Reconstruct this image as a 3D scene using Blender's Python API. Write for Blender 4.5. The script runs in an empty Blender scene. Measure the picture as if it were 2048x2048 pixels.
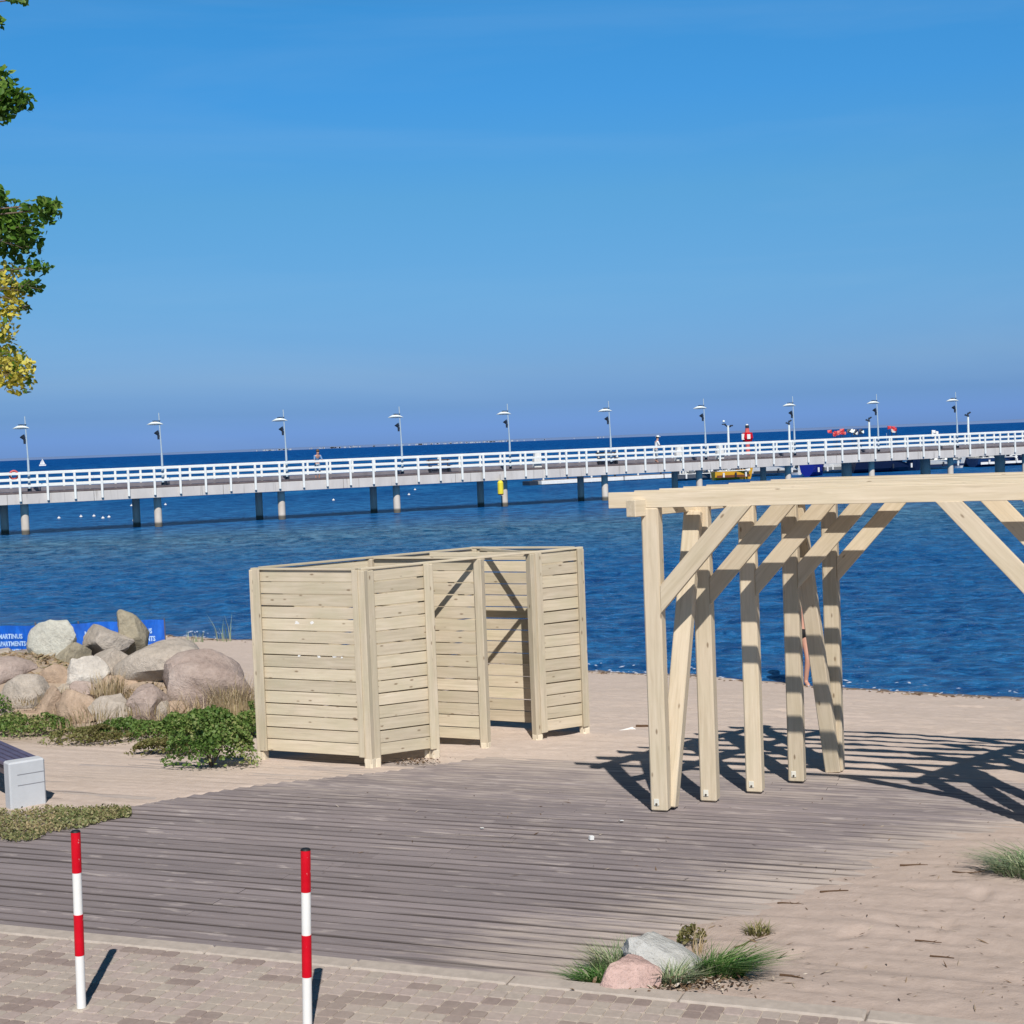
import bpy, bmesh, math, random
import numpy as np
from mathutils import Vector, Matrix, Euler
random.seed(7)
S = bpy.context.scene
C = S.collection
# ------------------------------------------------------------------ camera
FOC = 3000.0 / 2048.0            # focal length in image widths
CAMH = 3.2
PITCH = math.atan(142 / 3000)
ROLL = 0.038
cam_d = bpy.data.cameras.new('camera'); cam = bpy.data.objects.new('camera', cam_d); C.objects.link(cam)
cam_d.sensor_width = 36; cam_d.lens = 36 * FOC; cam_d.clip_end = 60000; cam_d.clip_start = 0.1
cam.matrix_world = Matrix.Translation((0, 0, CAMH)) @ Matrix.Rotation(math.radians(90) - PITCH, 4, 'X') @ Matrix.Rotation(-ROLL, 4, 'Z')
S.camera = cam
# ------------------------------------------------------------------ world and sun
SUN_EL = 46.0
AZ = Vector((0.0995, -0.995))    # horizontal direction towards the sun
W = bpy.data.worlds.new('World'); S.world = W; W.use_nodes = True
nt = W.node_tree; bg = nt.nodes['Background']
sky = nt.nodes.new('ShaderNodeTexSky'); sky.sky_type = 'NISHITA'; sky.sun_disc = False
sky.sun_elevation = math.radians(SUN_EL); sky.sun_rotation = math.atan2(AZ.x, AZ.y)
sky.air_density = 1.0; sky.dust_density = 0.3; sky.ozone_density = 3.0
SKY_STRENGTH = 0.1257
bg.inputs['Strength'].default_value = SKY_STRENGTH
# the photograph's clear blue, violet-blue at the horizon, dimmed overhead to cut fill light: tint by elevation, same all round
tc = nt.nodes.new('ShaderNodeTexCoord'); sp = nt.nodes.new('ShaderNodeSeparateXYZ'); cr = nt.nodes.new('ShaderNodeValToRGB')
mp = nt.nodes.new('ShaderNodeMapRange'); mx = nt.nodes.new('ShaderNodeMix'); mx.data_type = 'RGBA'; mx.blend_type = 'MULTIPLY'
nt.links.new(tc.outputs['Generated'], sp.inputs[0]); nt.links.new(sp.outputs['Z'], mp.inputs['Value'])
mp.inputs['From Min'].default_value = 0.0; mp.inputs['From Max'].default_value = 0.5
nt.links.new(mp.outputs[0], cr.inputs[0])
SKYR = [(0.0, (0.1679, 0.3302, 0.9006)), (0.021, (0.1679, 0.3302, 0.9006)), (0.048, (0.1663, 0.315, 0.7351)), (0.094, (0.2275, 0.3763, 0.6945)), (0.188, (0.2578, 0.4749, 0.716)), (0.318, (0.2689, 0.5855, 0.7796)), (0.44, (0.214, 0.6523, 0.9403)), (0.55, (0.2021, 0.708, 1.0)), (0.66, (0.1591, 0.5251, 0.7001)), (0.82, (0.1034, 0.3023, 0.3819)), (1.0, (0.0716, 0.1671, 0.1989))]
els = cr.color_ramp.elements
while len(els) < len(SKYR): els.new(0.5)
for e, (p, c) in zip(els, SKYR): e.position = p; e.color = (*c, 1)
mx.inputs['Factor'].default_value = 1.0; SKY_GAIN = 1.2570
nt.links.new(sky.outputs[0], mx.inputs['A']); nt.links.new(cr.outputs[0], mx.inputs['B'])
wn = nt.nodes.new('ShaderNodeTexNoise'); wm = nt.nodes.new('ShaderNodeMapping'); wr = nt.nodes.new('ShaderNodeValToRGB'); wx = nt.nodes.new('ShaderNodeMix'); wx.data_type = 'RGBA'
wm.inputs['Scale'].default_value = (1.2, 1.2, 9); wm.inputs['Rotation'].default_value = (.05, .12, 0); nt.links.new(tc.outputs['Generated'], wm.inputs[0]); nt.links.new(wm.outputs[0], wn.inputs['Vector'])
wn.inputs['Scale'].default_value = 1.6; wn.inputs['Detail'].default_value = 6; wn.inputs['Roughness'].default_value = .55; wn.inputs['Distortion'].default_value = .6
wr.color_ramp.elements[0].position = .50; wr.color_ramp.elements[0].color = (0, 0, 0, 1); wr.color_ramp.elements[1].position = .80; wr.color_ramp.elements[1].color = (.09, .09, .09, 1)
nt.links.new(wn.outputs['Fac'], wr.inputs[0]); nt.links.new(wr.outputs[0], wx.inputs['Factor']); nt.links.new(mx.outputs['Result'], wx.inputs['A']); wx.inputs['B'].default_value = (4.2, 5.4, 6.4, 1)
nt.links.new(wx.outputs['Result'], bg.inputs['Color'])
sd = bpy.data.lights.new('sun', 'SUN'); so = bpy.data.objects.new('sun', sd); C.objects.link(so)
sd.energy = 5.0; sd.angle = math.radians(0.5); sd.color = (1.0, 0.94, 0.86)
ce = math.cos(math.radians(SUN_EL)); se = math.sin(math.radians(SUN_EL))
so.rotation_euler = Vector((AZ.x * ce, AZ.y * ce, se)).to_track_quat('Z', 'Y').to_euler()
S.view_settings.view_transform = 'Standard'; S.view_settings.look = 'None'; S.view_settings.gamma = 1
S.view_settings.exposure = 0.0
S.render.film_transparent = False
# ------------------------------------------------------------------ frames: (u,v) run along and across kerb and planks, w along the pergola rows
A21 = math.radians(21.0)
def uv(u, v): return (u * math.cos(A21) + v * math.sin(A21), v * math.cos(A21) - u * math.sin(A21))
def to_uv(x, y): return (x * math.cos(A21) - y * math.sin(A21), x * math.sin(A21) + y * math.cos(A21))
U3 = Vector((math.cos(A21), -math.sin(A21), 0)); V3 = Vector((math.sin(A21), math.cos(A21), 0))
# ------------------------------------------------------------------ terrain function
SHX = [-60, -16, -8.0, -6.9, -5.9, 1.3, 3.0, 3.7, 5.3, 7.6, 12, 40]
SHY = [80, 40.5, 34.5, 33.6, 32.95, 26.74, 25.8, 25.23, 23.93, 22.41, 19.8, 3]
WATER = -1.0
def sstep(a, b, x):
    t = np.clip((x - a) / (b - a), 0, 1); return t * t * (3 - 2 * t)
def mound(x, y):
    x = np.asarray(x, float); y = np.asarray(y, float)
    m = 0
    for (cx, cy, sx, sy, h) in ((-6.6, 20.4, 1.5, 1.25, .62), (-4.6, 20.2, 1.0, 1.0, .42), (-8.4, 20.6, 1.6, 1.1, .45)):
        m = m + h * np.exp(-((x - cx) / sx) ** 2 - ((y - cy) / sy) ** 2)
    return m * sstep(16.6, 18.2, y)
_ft = np.linspace(0, 1, 201); _fz = np.interp(_ft, [0, .02, .06, .13, .23, .35, .6, 1], [0, .028, .09, .165, .222, .275, .48, 1])
_k = np.ones(9) / 9; _fp = np.concatenate([[0] * 0, _fz]); _fs = np.convolve(np.pad(_fz, 4, mode='reflect', reflect_type='odd'), _k, 'valid')
def G0(x, y):
    x = np.asarray(x, float); y = np.asarray(y, float)
    v = x * math.sin(A21) + y * math.cos(A21)
    e = v - 12.4; e = (e + np.sqrt(e * e + .25)) / 2
    ds = (np.interp(x, SHX, SHY) - y) * .8
    return np.where(ds > 0, WATER * np.interp(e / (e + np.maximum(ds, 1e-3)), _ft, _fs), WATER + ds * .12)
def G(x, y): return float(G0(x, y) + mound(x, y))
def ray(px, py):
    dx, dy = px - 1024, py - 1024; c, s = math.cos(ROLL), math.sin(ROLL)
    x = c * dx - s * dy; y = c * dy + s * dx
    Y = 3000 * math.cos(PITCH) - y * math.sin(PITCH); Z = -(3000 * math.sin(PITCH) + y * math.cos(PITCH))
    return Vector((x / Y, 1.0, Z / Y))
def onz(px, py, z): r = ray(px, py); return Vector((0, 0, CAMH)) + r * ((z - CAMH) / r.z)
def aty(px, py, Y): return Vector((0, 0, CAMH)) + ray(px, py) * Y
def hit(px, py, f=G):
    r = ray(px, py); lo = 6.0
    Y = lo
    while Y < 60:
        p = Vector((0, 0, CAMH)) + r * Y
        if p.z <= f(p.x, p.y): break
        Y += .02
    return Vector((p.x, p.y, f(p.x, p.y)))
# ------------------------------------------------------------------ numpy noise
_rs = np.random.RandomState(11); _T = _rs.rand(256, 256)
def vn(x, y, seed=0):
    x = np.asarray(x, float) + seed * 17.31; y = np.asarray(y, float) + seed * 9.17
    xi = np.floor(x).astype(int); yi = np.floor(y).astype(int); fx = x - xi; fy = y - yi
    fx = fx * fx * (3 - 2 * fx); fy = fy * fy * (3 - 2 * fy)
    a = _T[xi % 256, yi % 256]; b = _T[(xi + 1) % 256, yi % 256]; c = _T[xi % 256, (yi + 1) % 256]; d = _T[(xi + 1) % 256, (yi + 1) % 256]
    return (a * (1 - fx) + b * fx) * (1 - fy) + (c * (1 - fx) + d * fx) * fy
def fbm(x, y, seed=0, n=4):
    s = 0; a = .5; t = 0
    for i in range(n): s = s + a * vn(x * 2 ** i, y * 2 ** i, seed + i * 3); t += a; a *= .5
    return s / t
# ------------------------------------------------------------------ object helpers
def tag(o, label=None, cat=None, group=None, kind=None):
    if label: o['label'] = label
    if cat: o['category'] = cat
    if group: o['group'] = group
    if kind: o['kind'] = kind
    return o
def thing(name, label, cat, loc=(0, 0, 0), rz=0, group=None):
    o = bpy.data.objects.new(name, None); C.objects.link(o); o.location = loc; o.rotation_euler = (0, 0, rz); o.empty_display_size = .1
    return tag(o, label, cat, group)
def link(name, me, mat=None, parent=None, loc=(0, 0, 0), rot=None):
    o = bpy.data.objects.new(name, me); C.objects.link(o)
    if mat and not me.materials: me.materials.append(mat)
    if parent: o.parent = parent
    o.location = loc
    if rot is not None:
        if isinstance(rot, Matrix): o.rotation_euler = rot.to_euler()
        else: o.rotation_euler = rot
    return o
def mesh_from(verts, faces, smooth=False, name='m'):
    me = bpy.data.meshes.new(name); me.from_pydata([tuple(v) for v in verts], [], faces); me.validate(clean_customdata=False)
    if smooth: me.polygons.foreach_set('use_smooth', [True] * len(me.polygons))
    me.update(); return me
def bm_mesh(bm, smooth=False, name='m'):
    me = bpy.data.meshes.new(name); bmesh.ops.recalc_face_normals(bm, faces=bm.faces); bm.to_mesh(me); bm.free()
    if smooth: me.polygons.foreach_set('use_smooth', [True] * len(me.polygons))
    return me
_bc = {}
def box_me(l, w, h, bev=.004, mat=None, fresh=False):
    k = (round(l, 3), round(w, 3), round(h, 3), bev, mat.name if mat else None)
    if k in _bc and not fresh: return _bc[k]
    bm = bmesh.new(); bmesh.ops.create_cube(bm, size=1); bmesh.ops.scale(bm, vec=(l, w, h), verts=bm.verts)
    if bev: bmesh.ops.bevel(bm, geom=bm.edges[:], offset=bev, segments=1, affect='EDGES')
    me = bm_mesh(bm)
    if mat: me.materials.append(mat)
    if not fresh: _bc[k] = me
    return me
def add_box(bm, c, s, rot=None, bev=0):
    r = bmesh.ops.create_cube(bm, size=1); vs = r['verts']; bmesh.ops.scale(bm, vec=s, verts=vs)
    if rot is not None: bmesh.ops.transform(bm, matrix=rot.to_4x4(), verts=vs)
    bmesh.ops.translate(bm, vec=c, verts=vs); return vs
def add_cyl(bm, p0, p1, r0, r1=None, n=10, caps=True):
    p0 = Vector(p0); p1 = Vector(p1); r1 = r0 if r1 is None else r1; d = p1 - p0
    r = bmesh.ops.create_cone(bm, cap_ends=caps, segments=n, radius1=r0, radius2=max(r1, 1e-4), depth=d.length)
    q = d.to_track_quat('Z', 'Y'); bmesh.ops.transform(bm, matrix=Matrix.Translation((p0 + p1) / 2) @ q.to_matrix().to_4x4(), verts=r['verts'])
    return r['verts']
def beam(name, p0, p1, w, h, mat, parent, side=None, bev=.005, jit=0):
    """straight timber from p0 to p1 (world); w measured along 'side', h across"""
    p0 = Vector(p0); p1 = Vector(p1); x = (p1 - p0); L = x.length; x.normalize()
    s = Vector(side) if side is not None else Vector((0, 0, 1)).cross(x)
    s = (s - x * s.dot(x)).normalized(); z = x.cross(s)
    M = Matrix((x, s, z)).transposed()
    c = (p0 + p1) / 2
    if parent: c = c - parent.location
    return link(name, box_me(L, w, h, bev, mat), None, parent, c, M)
def prism(name, pts, ax, nrm, th, mat, parent, xdir):
    """polygon pts (world, in one plane) given thickness th along nrm; mesh local x runs along xdir"""
    x = Vector(xdir).normalized(); n = Vector(nrm).normalized(); z = x.cross(n)
    M = Matrix((x, n, z)).transposed(); c = sum((Vector(p) for p in pts), Vector()) / len(pts)
    L = [M.transposed() @ (Vector(p) - c) for p in pts]; k = len(L)
    vs = [(p.x, -th / 2, p.z) for p in L] + [(p.x, th / 2, p.z) for p in L]
    fs = [tuple(range(k)), tuple(range(2 * k - 1, k - 1, -1))] + [(i, (i + 1) % k + 0, (i + 1) % k + k, i + k) for i in range(k)]
    bm = bmesh.new(); bv = [bm.verts.new(v) for v in vs]
    for f in fs: bm.faces.new([bv[i] for i in f])
    bmesh.ops.recalc_face_normals(bm, faces=bm.faces)
    bmesh.ops.bevel(bm, geom=bm.edges[:], offset=.004, segments=1, affect='EDGES')
    return link(name, bm_mesh(bm), mat, parent, c - (parent.location if parent else Vector()), M)
# ------------------------------------------------------------------ materials
class NT:
    def __init__(s, name):
        s.m = bpy.data.materials.new(name); s.m.use_nodes = True; s.t = s.m.node_tree; s.b = s.t.nodes['Principled BSDF']
    def n(s, typ, **kw):
        o = s.t.nodes.new('ShaderNode' + typ)
        for k, v in kw.items():
            if k in o.bl_rna.properties and k != 'inputs': setattr(o, k, v)
            else: o.inputs[k.replace('_', ' ')].default_value = v
        return o
    def l(s, a, b): s.t.links.new(a, b)
    def noise(s, vec, scale, detail=4, rough=.55, dist=0):
        o = s.n('TexNoise'); o.inputs['Scale'].default_value = scale; o.inputs['Detail'].default_value = detail; o.inputs['Roughness'].default_value = rough; o.inputs['Distortion'].default_value = dist
        if vec is not None: s.l(vec, o.inputs['Vector'])
        return o.outputs['Fac']
    def ramp(s, fac, stops):
        o = s.n('ValToRGB'); e = o.color_ramp.elements
        while len(e) < len(stops): e.new(.5)
        for q, (p, c) in zip(e, stops): q.position = p; q.color = (*c, 1) if len(c) == 3 else c
        s.l(fac, o.inputs[0]); return o.outputs[0]
    def mix(s, f, a, b, mode='MIX'):
        o = s.n('Mix', data_type='RGBA', blend_type=mode)
        for sock, v in (('Factor', f), ('A', a), ('B', b)):
            i = o.inputs[sock] if sock == 'Factor' else [q for q in o.inputs if q.name == sock and q.type == 'RGBA'][0]
            if isinstance(v, (int, float)): i.default_value = v
            elif isinstance(v, tuple): i.default_value = (*v, 1)
            else: s.l(v, i)
        return [q for q in o.outputs if q.type == 'RGBA'][0]
    def math(s, op, a, b=None, clamp=False):
        o = s.n('Math', operation=op); o.use_clamp = clamp
        for i, v in enumerate((a, b)):
            if v is None: continue
            if isinstance(v, (int, float)): o.inputs[i].default_value = v
            else: s.l(v, o.inputs[i])
        return o.outputs[0]
    def mapping(s, vec, scale=(1, 1, 1), loc=None, rot=(0, 0, 0)):
        o = s.n('Mapping'); o.inputs['Scale'].default_value = scale; o.inputs['Rotation'].default_value = rot
        s.l(vec, o.inputs['Vector'])
        if loc is not None: s.l(loc, o.inputs['Location'])
        return o.outputs[0]
    def bump(s, h, strength=.5, dist=.01, prev=None):
        o = s.n('Bump'); o.inputs['Strength'].default_value = strength; o.inputs['Distance'].default_value = dist; s.l(h, o.inputs['Height'])
        if prev is not None: s.l(prev, o.inputs['Normal'])
        return o.outputs[0]
    def done(s, col=None, rough=None, nrm=None, spec=None, metal=None):
        if col is not None:
            if isinstance(col, tuple): s.b.inputs['Base Color'].default_value = (*col, 1)
            else: s.l(col, s.b.inputs['Base Color'])
        if rough is not None:
            if isinstance(rough, (int, float)): s.b.inputs['Roughness'].default_value = rough
            else: s.l(rough, s.b.inputs['Roughness'])
        if nrm is not None: s.l(nrm, s.b.inputs['Normal'])
        if spec is not None: s.b.inputs['Specular IOR Level'].default_value = spec
        if metal is not None: s.b.inputs['Metallic'].default_value = metal
        return s.m
    def obj(s): return s.n('TexCoord').outputs['Object']
    def rnd(s): return s.n('ObjectInfo').outputs['Random']
    def pos(s): return s.n('NewGeometry').outputs['Position']
def shifted(m, k=37.0):
    """object coordinates moved by a per-object random amount so shared meshes do not repeat"""
    cm = m.n('CombineXYZ'); r = m.rnd(); m.l(m.math('MULTIPLY', r, k), cm.inputs[0]); m.l(m.math('MULTIPLY', r, k * 1.7), cm.inputs[1]); m.l(m.math('MULTIPLY', r, k * .6), cm.inputs[2])
    a = m.n('VectorMath', operation='ADD'); m.l(m.obj(), a.inputs[0]); m.l(cm.outputs[0], a.inputs[1]); return a.outputs[0]
def pine(name, base, light, dark, knot=(.16, .10, .055), knots=.5, green=.25):
    m = NT(name); v = shifted(m)
    g = m.noise(m.mapping(v, (1.3, 22, 22)), 1.6, 6, .6, .6)
    col = m.ramp(g, [(.25, dark), (.48, base), (.75, light)])
    g2 = m.noise(m.mapping(v, (2.0, 3, 3)), 1.5, 3)
    col = m.mix(m.math('MULTIPLY', m.ramp(g2, [(.35, (0, 0, 0)), (.7, (1, 1, 1))]), green), col, tuple(c * k for c, k in zip(base, (.80, .86, .76))))
    vo = m.n('TexVoronoi'); vo.inputs['Scale'].default_value = 1.0; vo.inputs['Randomness'].default_value = 1
    m.l(m.mapping(v, (5.0, 13, 13)), vo.inputs['Vector'])
    sp_ = m.n('SeparateColor'); m.l(vo.outputs['Color'], sp_.inputs[0])
    on = m.math('GREATER_THAN', sp_.outputs[0], 1 - knots * .8)
    kn = m.ramp(vo.outputs['Distance'], [(.0, (1, 1, 1)), (.08, (.9, .9, .9)), (.16, (0, 0, 0))])
    f = m.math('MULTIPLY', kn, on); f = m.math('MULTIPLY', f, .78)
    col = m.mix(f, col, knot)
    # fine end checks (thin drying cracks along the grain)
    cr_ = m.noise(m.mapping(v, (.9, 34, 34)), 1.3, 2, .5)
    cf = m.ramp(cr_, [(.70, (0, 0, 0)), (.74, (1, 1, 1))])
    col = m.mix(m.math('MULTIPLY', cf, .35), col, tuple(c * .45 for c in base))
    hv = m.n('HueSaturation'); m.l(col, hv.inputs['Color']); r = m.rnd()
    m.l(m.math('ADD', m.math('MULTIPLY', r, .26), .87), hv.inputs['Value'])
    return m.done(hv.outputs[0], .72, m.bump(g, .25, .004), .25)
MP = pine('treated_pine', (.60, .505, .375), (.70, .60, .465), (.50, .41, .29), knots=.5)
MPS = pine('screen_pine', (.565, .485, .37), (.65, .57, .45), (.45, .38, .285), knots=.75, green=.45)
MFOOT = pine('bare_post_foot', (.68, .60, .47), (.75, .67, .54), (.58, .50, .38), knots=.0, green=.1)
def wear(name, base, var=.18, rough=.6, scale=6, bump=.2, metal=0, spec=.4):
    m = NT(name); v = shifted(m); n = m.noise(v, scale, 5, .6)
    col = m.ramp(n, [(.3, tuple(c * (1 - var) for c in base)), (.7, tuple(min(1, c * (1 + var * .5)) for c in base))])
    return m.done(col, rough, m.bump(n, bump, .004), spec, metal)
# weathered deck plank: grey-mauve, dusted with sand in long streaks
def deckmat(name, a, b, dust):
    m = NT(name); P = m.pos()
    rt = m.mapping(P, (1, 1, 1), None, (0, 0, A21))      # u along x, v along y
    v = shifted(m)
    g = m.noise(m.mapping(v, (1.2, 26, 26)), 2.2, 5, .6)
    col = m.ramp(g, [(.3, a), (.65, b)])
    big = m.noise(rt, .45, 3)
    col = m.mix(m.math('MULTIPLY', m.ramp(big, [(.4, (0, 0, 0)), (.62, (1, 1, 1))]), .4), col, tuple(c * k for c, k in zip(b, (1.12, 1.08, 1.05))))
    # sand: grows to the right and towards the beach
    s = m.noise(m.mapping(rt, (1.5, 11, 1)), 1.6, 4, .62); s2 = m.noise(m.mapping(rt, (.35, .9, 1)), 1.0, 3)
    sx = m.n('SeparateXYZ'); m.l(P, sx.inputs[0])
    sr = m.math('ADD', m.math('MULTIPLY', sx.outputs[0], -math.sin(math.radians(38))), m.math('MULTIPLY', sx.outputs[1], math.cos(math.radians(38))))
    vv = m.math('ADD', m.math('MULTIPLY', sx.outputs[0], math.sin(A21)), m.math('MULTIPLY', sx.outputs[1], math.cos(A21)))
    cr1 = m.math('MULTIPLY', m.math('SUBTRACT', 8.5, sr), .42, True); cr2 = m.math('MULTIPLY', m.math('SUBTRACT', vv, 12.8), .30, True)
    cr3 = m.math('MULTIPLY', m.math('SUBTRACT', sr, 12.85), 6.0, True)
    near = m.math('MULTIPLY', m.math('SUBTRACT', vv, 8.8), .075, True)
    cov = m.math('MAXIMUM', m.math('MAXIMUM', cr1, cr2), m.math('MAXIMUM', m.math('MULTIPLY', cr3, .62), m.math('MULTIPLY', near, 1.0)))
    t = m.math('ADD', m.math('MULTIPLY', cov, .62), m.math('ADD', m.math('MULTIPLY', s, .75), m.math('MULTIPLY', s2, .35)))
    f = m.ramp(t, [(.70, (0, 0, 0)), (.96, (1, 1, 1))])
    col = m.mix(m.math('MULTIPLY', f, dust), col, (.49, .42, .372))
    dn = m.noise(m.mapping(rt, (2.2, 8.5, 1)), 1.3, 3, .55); dz_ = m.noise(m.mapping(rt, (.35, .5, 1)), 1.0, 2)
    dt = m.math('ADD', dn, m.math('MULTIPLY', m.math('SUBTRACT', dz_, .5), .30)); col = m.mix(m.math('MULTIPLY', m.ramp(dt, [(.60, (0, 0, 0)), (.67, (1, 1, 1))]), .6), col, (.45, .395, .375))
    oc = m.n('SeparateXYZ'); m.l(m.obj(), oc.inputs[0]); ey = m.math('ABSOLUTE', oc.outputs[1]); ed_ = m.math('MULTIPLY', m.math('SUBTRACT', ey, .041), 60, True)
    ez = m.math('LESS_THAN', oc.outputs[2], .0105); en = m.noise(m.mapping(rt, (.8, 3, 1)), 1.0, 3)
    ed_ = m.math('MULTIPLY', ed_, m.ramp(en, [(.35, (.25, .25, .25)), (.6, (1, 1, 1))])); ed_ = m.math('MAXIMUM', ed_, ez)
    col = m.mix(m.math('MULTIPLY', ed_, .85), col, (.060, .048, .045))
    # one long dark mark on two planks by the kerb
    cu = m.math('ADD', m.math('MULTIPLY', sx.outputs[0], math.cos(A21)), m.math('MULTIPLY', sx.outputs[1], -math.sin(A21)))
    a1 = m.math('LESS_THAN', m.math('ABSOLUTE', m.math('SUBTRACT', vv, m.math('ADD', 8.33, m.math('MULTIPLY', m.math('ADD', cu, 4.1), -.015)))), m.math('MULTIPLY', m.math('MULTIPLY', m.math('ADD', cu, 4.30), m.math('SUBTRACT', -3.3, cu)), .22))
    col = m.mix(m.math('MULTIPLY', a1, .45), col, (.09, .08, .08))
    hv = m.n('HueSaturation'); m.l(col, hv.inputs['Color']); m.l(m.math('ADD', m.math('MULTIPLY', m.rnd(), .22), .89), hv.inputs['Value'])
    return m.done(hv.outputs[0], .85, m.bump(g, .3, .004), .2)
MDECK = deckmat('weathered_deck', (.190, .163, .170), (.262, .229, .234), .85)
# sand
m = NT('beach_sand_mat'); P = m.pos()
n1 = m.noise(P, .55, 4); n2 = m.noise(P, 9, 5, .65); n3 = m.noise(P, 160, 2)
col = m.ramp(n1, [(.3, (.51, .42, .36)), (.7, (.59, .485, .425))])
col = m.mix(.5, col, m.ramp(n2, [(.3, (.45, .37, .31)), (.5, (.53, .445, .385)), (.75, (.61, .52, .455))]))
vo = m.n('TexVoronoi'); vo.inputs['Scale'].default_value = 16; m.l(P, vo.inputs['Vector']); sc_ = m.n('SeparateColor'); m.l(vo.outputs['Color'], sc_.inputs[0])
sp1 = m.math('MULTIPLY', m.ramp(vo.outputs['Distance'], [(.06, (1, 1, 1)), (.16, (0, 0, 0))]), m.math('GREATER_THAN', sc_.outputs[0], .86))
col = m.mix(m.math('MULTIPLY', sp1, .7), col, (.16, .11, .08))
sy_ = m.n('SeparateXYZ'); m.l(P, sy_.inputs[0]); dr = m.math('MULTIPLY', m.math('SUBTRACT', 15.5, sy_.outputs[1]), .2, True)
col = m.mix(m.math('MULTIPLY', dr, 1.0), col, m.mix(1.0, col, (.80, .78, .785), 'MULTIPLY'))
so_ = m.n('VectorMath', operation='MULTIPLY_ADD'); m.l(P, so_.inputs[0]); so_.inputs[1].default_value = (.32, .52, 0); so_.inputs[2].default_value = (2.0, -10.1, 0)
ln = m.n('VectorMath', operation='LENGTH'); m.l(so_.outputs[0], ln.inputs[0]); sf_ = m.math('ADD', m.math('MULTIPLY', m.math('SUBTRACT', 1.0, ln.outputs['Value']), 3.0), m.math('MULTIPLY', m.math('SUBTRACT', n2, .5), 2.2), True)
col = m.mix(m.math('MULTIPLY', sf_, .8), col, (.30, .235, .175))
# damp sand at the water's edge
sx = m.n('SeparateXYZ'); m.l(P, sx.inputs[0]); wet = m.math('MULTIPLY', m.math('SUBTRACT', -.955, sx.outputs[2]), 30, True)
col = m.mix(wet, col, (.17, .13, .105))
h = m.math('ADD', m.math('MULTIPLY', n2, .8), m.math('MULTIPLY', n3, .12))
MSAND = m.done(col, .95, m.bump(h, .55, .03), .15)
MKERB = wear('kerb_concrete', (.43, .375, .33), .16, .9, 14, .25, spec=.2)
m = NT('paver_mat'); r = m.rnd(); v = shifted(m); n = m.noise(v, 30, 4, .6)
at = m.n('Attribute', attribute_type='GEOMETRY'); at.attribute_name = 'tint'
c1 = m.ramp(m.math('ADD', at.outputs['Fac'], 0.0), [(0, (.41, .34, .31)), (.25, (.375, .305, .28)), (.5, (.385, .335, .29)), (.715, (.39, .33, .295)), (.735, (.285, .225, .205)), (1, (.265, .21, .19))])
col = m.mix(.5, c1, m.mix(1.0, c1, m.ramp(n, [(.25, (.72, .72, .72)), (.75, (1.25, 1.25, 1.25))]), 'MULTIPLY'))
big = m.noise(m.pos(), 1.2, 4, .6); col = m.mix(m.math('MULTIPLY', m.ramp(big, [(.45, (0, 0, 0)), (.7, (1, 1, 1))]), .45), col, (.44, .38, .32))
MPAV = m.done(col, .9, m.bump(n, .3, .003), .2)
MJOINT = wear('joint_sand', (.47, .41, .35), .2, .95, 40, .3, spec=.1)
MWHITE = wear('white_rail_paint', (.80, .82, .80), .05, .45, 3, .05)
m = NT('pier_concrete'); v = m.pos(); n = m.noise(m.mapping(v, (1, 1, .25)), 1.4, 5, .65); n2 = m.noise(m.mapping(v, (3.2, 3.2, .12)), 1.6, 4, .6)
col = m.ramp(n, [(.3, (.50, .475, .46)), (.7, (.62, .59, .57))]); col = m.mix(m.math('MULTIPLY', m.ramp(n2, [(.6, (0, 0, 0)), (.70, (1, 1, 1))]), .55), col, (.22, .20, .18))
MCON = m.done(col, .85, m.bump(n, .2, .02), .2)
m = NT('pile_concrete'); v = m.pos(); n = m.noise(m.mapping(v, (1, 1, .5)), 2.2, 4); sx = m.n('SeparateXYZ'); m.l(v, sx.inputs[0])
tide = m.math('MULTIPLY', m.math('SUBTRACT', WATER + .32, sx.outputs[2]), 8, True)
col = m.mix(m.math('MULTIPLY', tide, .85), m.ramp(n, [(.3, (.54, .47, .40)), (.7, (.66, .60, .53))]), (.05, .045, .03))
MPILE = m.done(col, .85, m.bump(n, .2, .02), .2)
MDKWD = wear('dark_timber', (.13, .105, .11), .3, .8)
MDECKP = wear('pier_deck_boards', (.19, .18, .205), .2, .8, 2)
MLAMP = wear('lamp_pole_grey', (.42, .52, .60), .08, .4, 4, .02)
MDARK = wear('dark_metal', (.02, .03, .05), .2, .5, 4, .02)
MREFL = wear('lamp_reflector_white', (.80, .86, .84), .04, .3, 4, .02)
MSTEEL = wear('galvanised_plate', (.72, .70, .62), .1, .45, 20, .05, spec=.5)
MBOLT = wear('bolt_dark', (.10, .08, .06), .2, .5)
MRED = wear('red_gloss_paint', (.56, .001, .012), .12, .4, 8, .03, spec=.22)
m = NT('chipped_red_paint'); v = m.obj(); cn = m.noise(m.mapping(v, (1, 1, .6)), 42, 3, .6); cb = m.noise(v, 4, 2); cn = m.math('ADD', cn, m.math('MULTIPLY', m.math('SUBTRACT', cb, .5), .35)); n_ = m.noise(v, 9, 4)
MRED = m.done(m.mix(m.ramp(cn, [(.70, (0, 0, 0)), (.72, (1, 1, 1))]), m.ramp(n_, [(.3, (.50, .001, .012)), (.7, (.62, .004, .018))]), (.55, .42, .40)), m.ramp(n_, [(.3, (.3, .3, .3)), (.7, (.55, .55, .55))]), None, .22)
MWHT = wear('white_gloss_paint', (.80, .80, .78), .06, .35, 8, .03, spec=.5)
MBLACK = wear('black_rubber', (.012, .012, .012), .1, .6)
MBENCH = wear('pale_concrete', (.50, .52, .55), .06, .8, 8, .08, spec=.2)
MBENCHG = wear('groove_grey', (.28, .28, .30), .1, .9, 8, .05)
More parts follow.
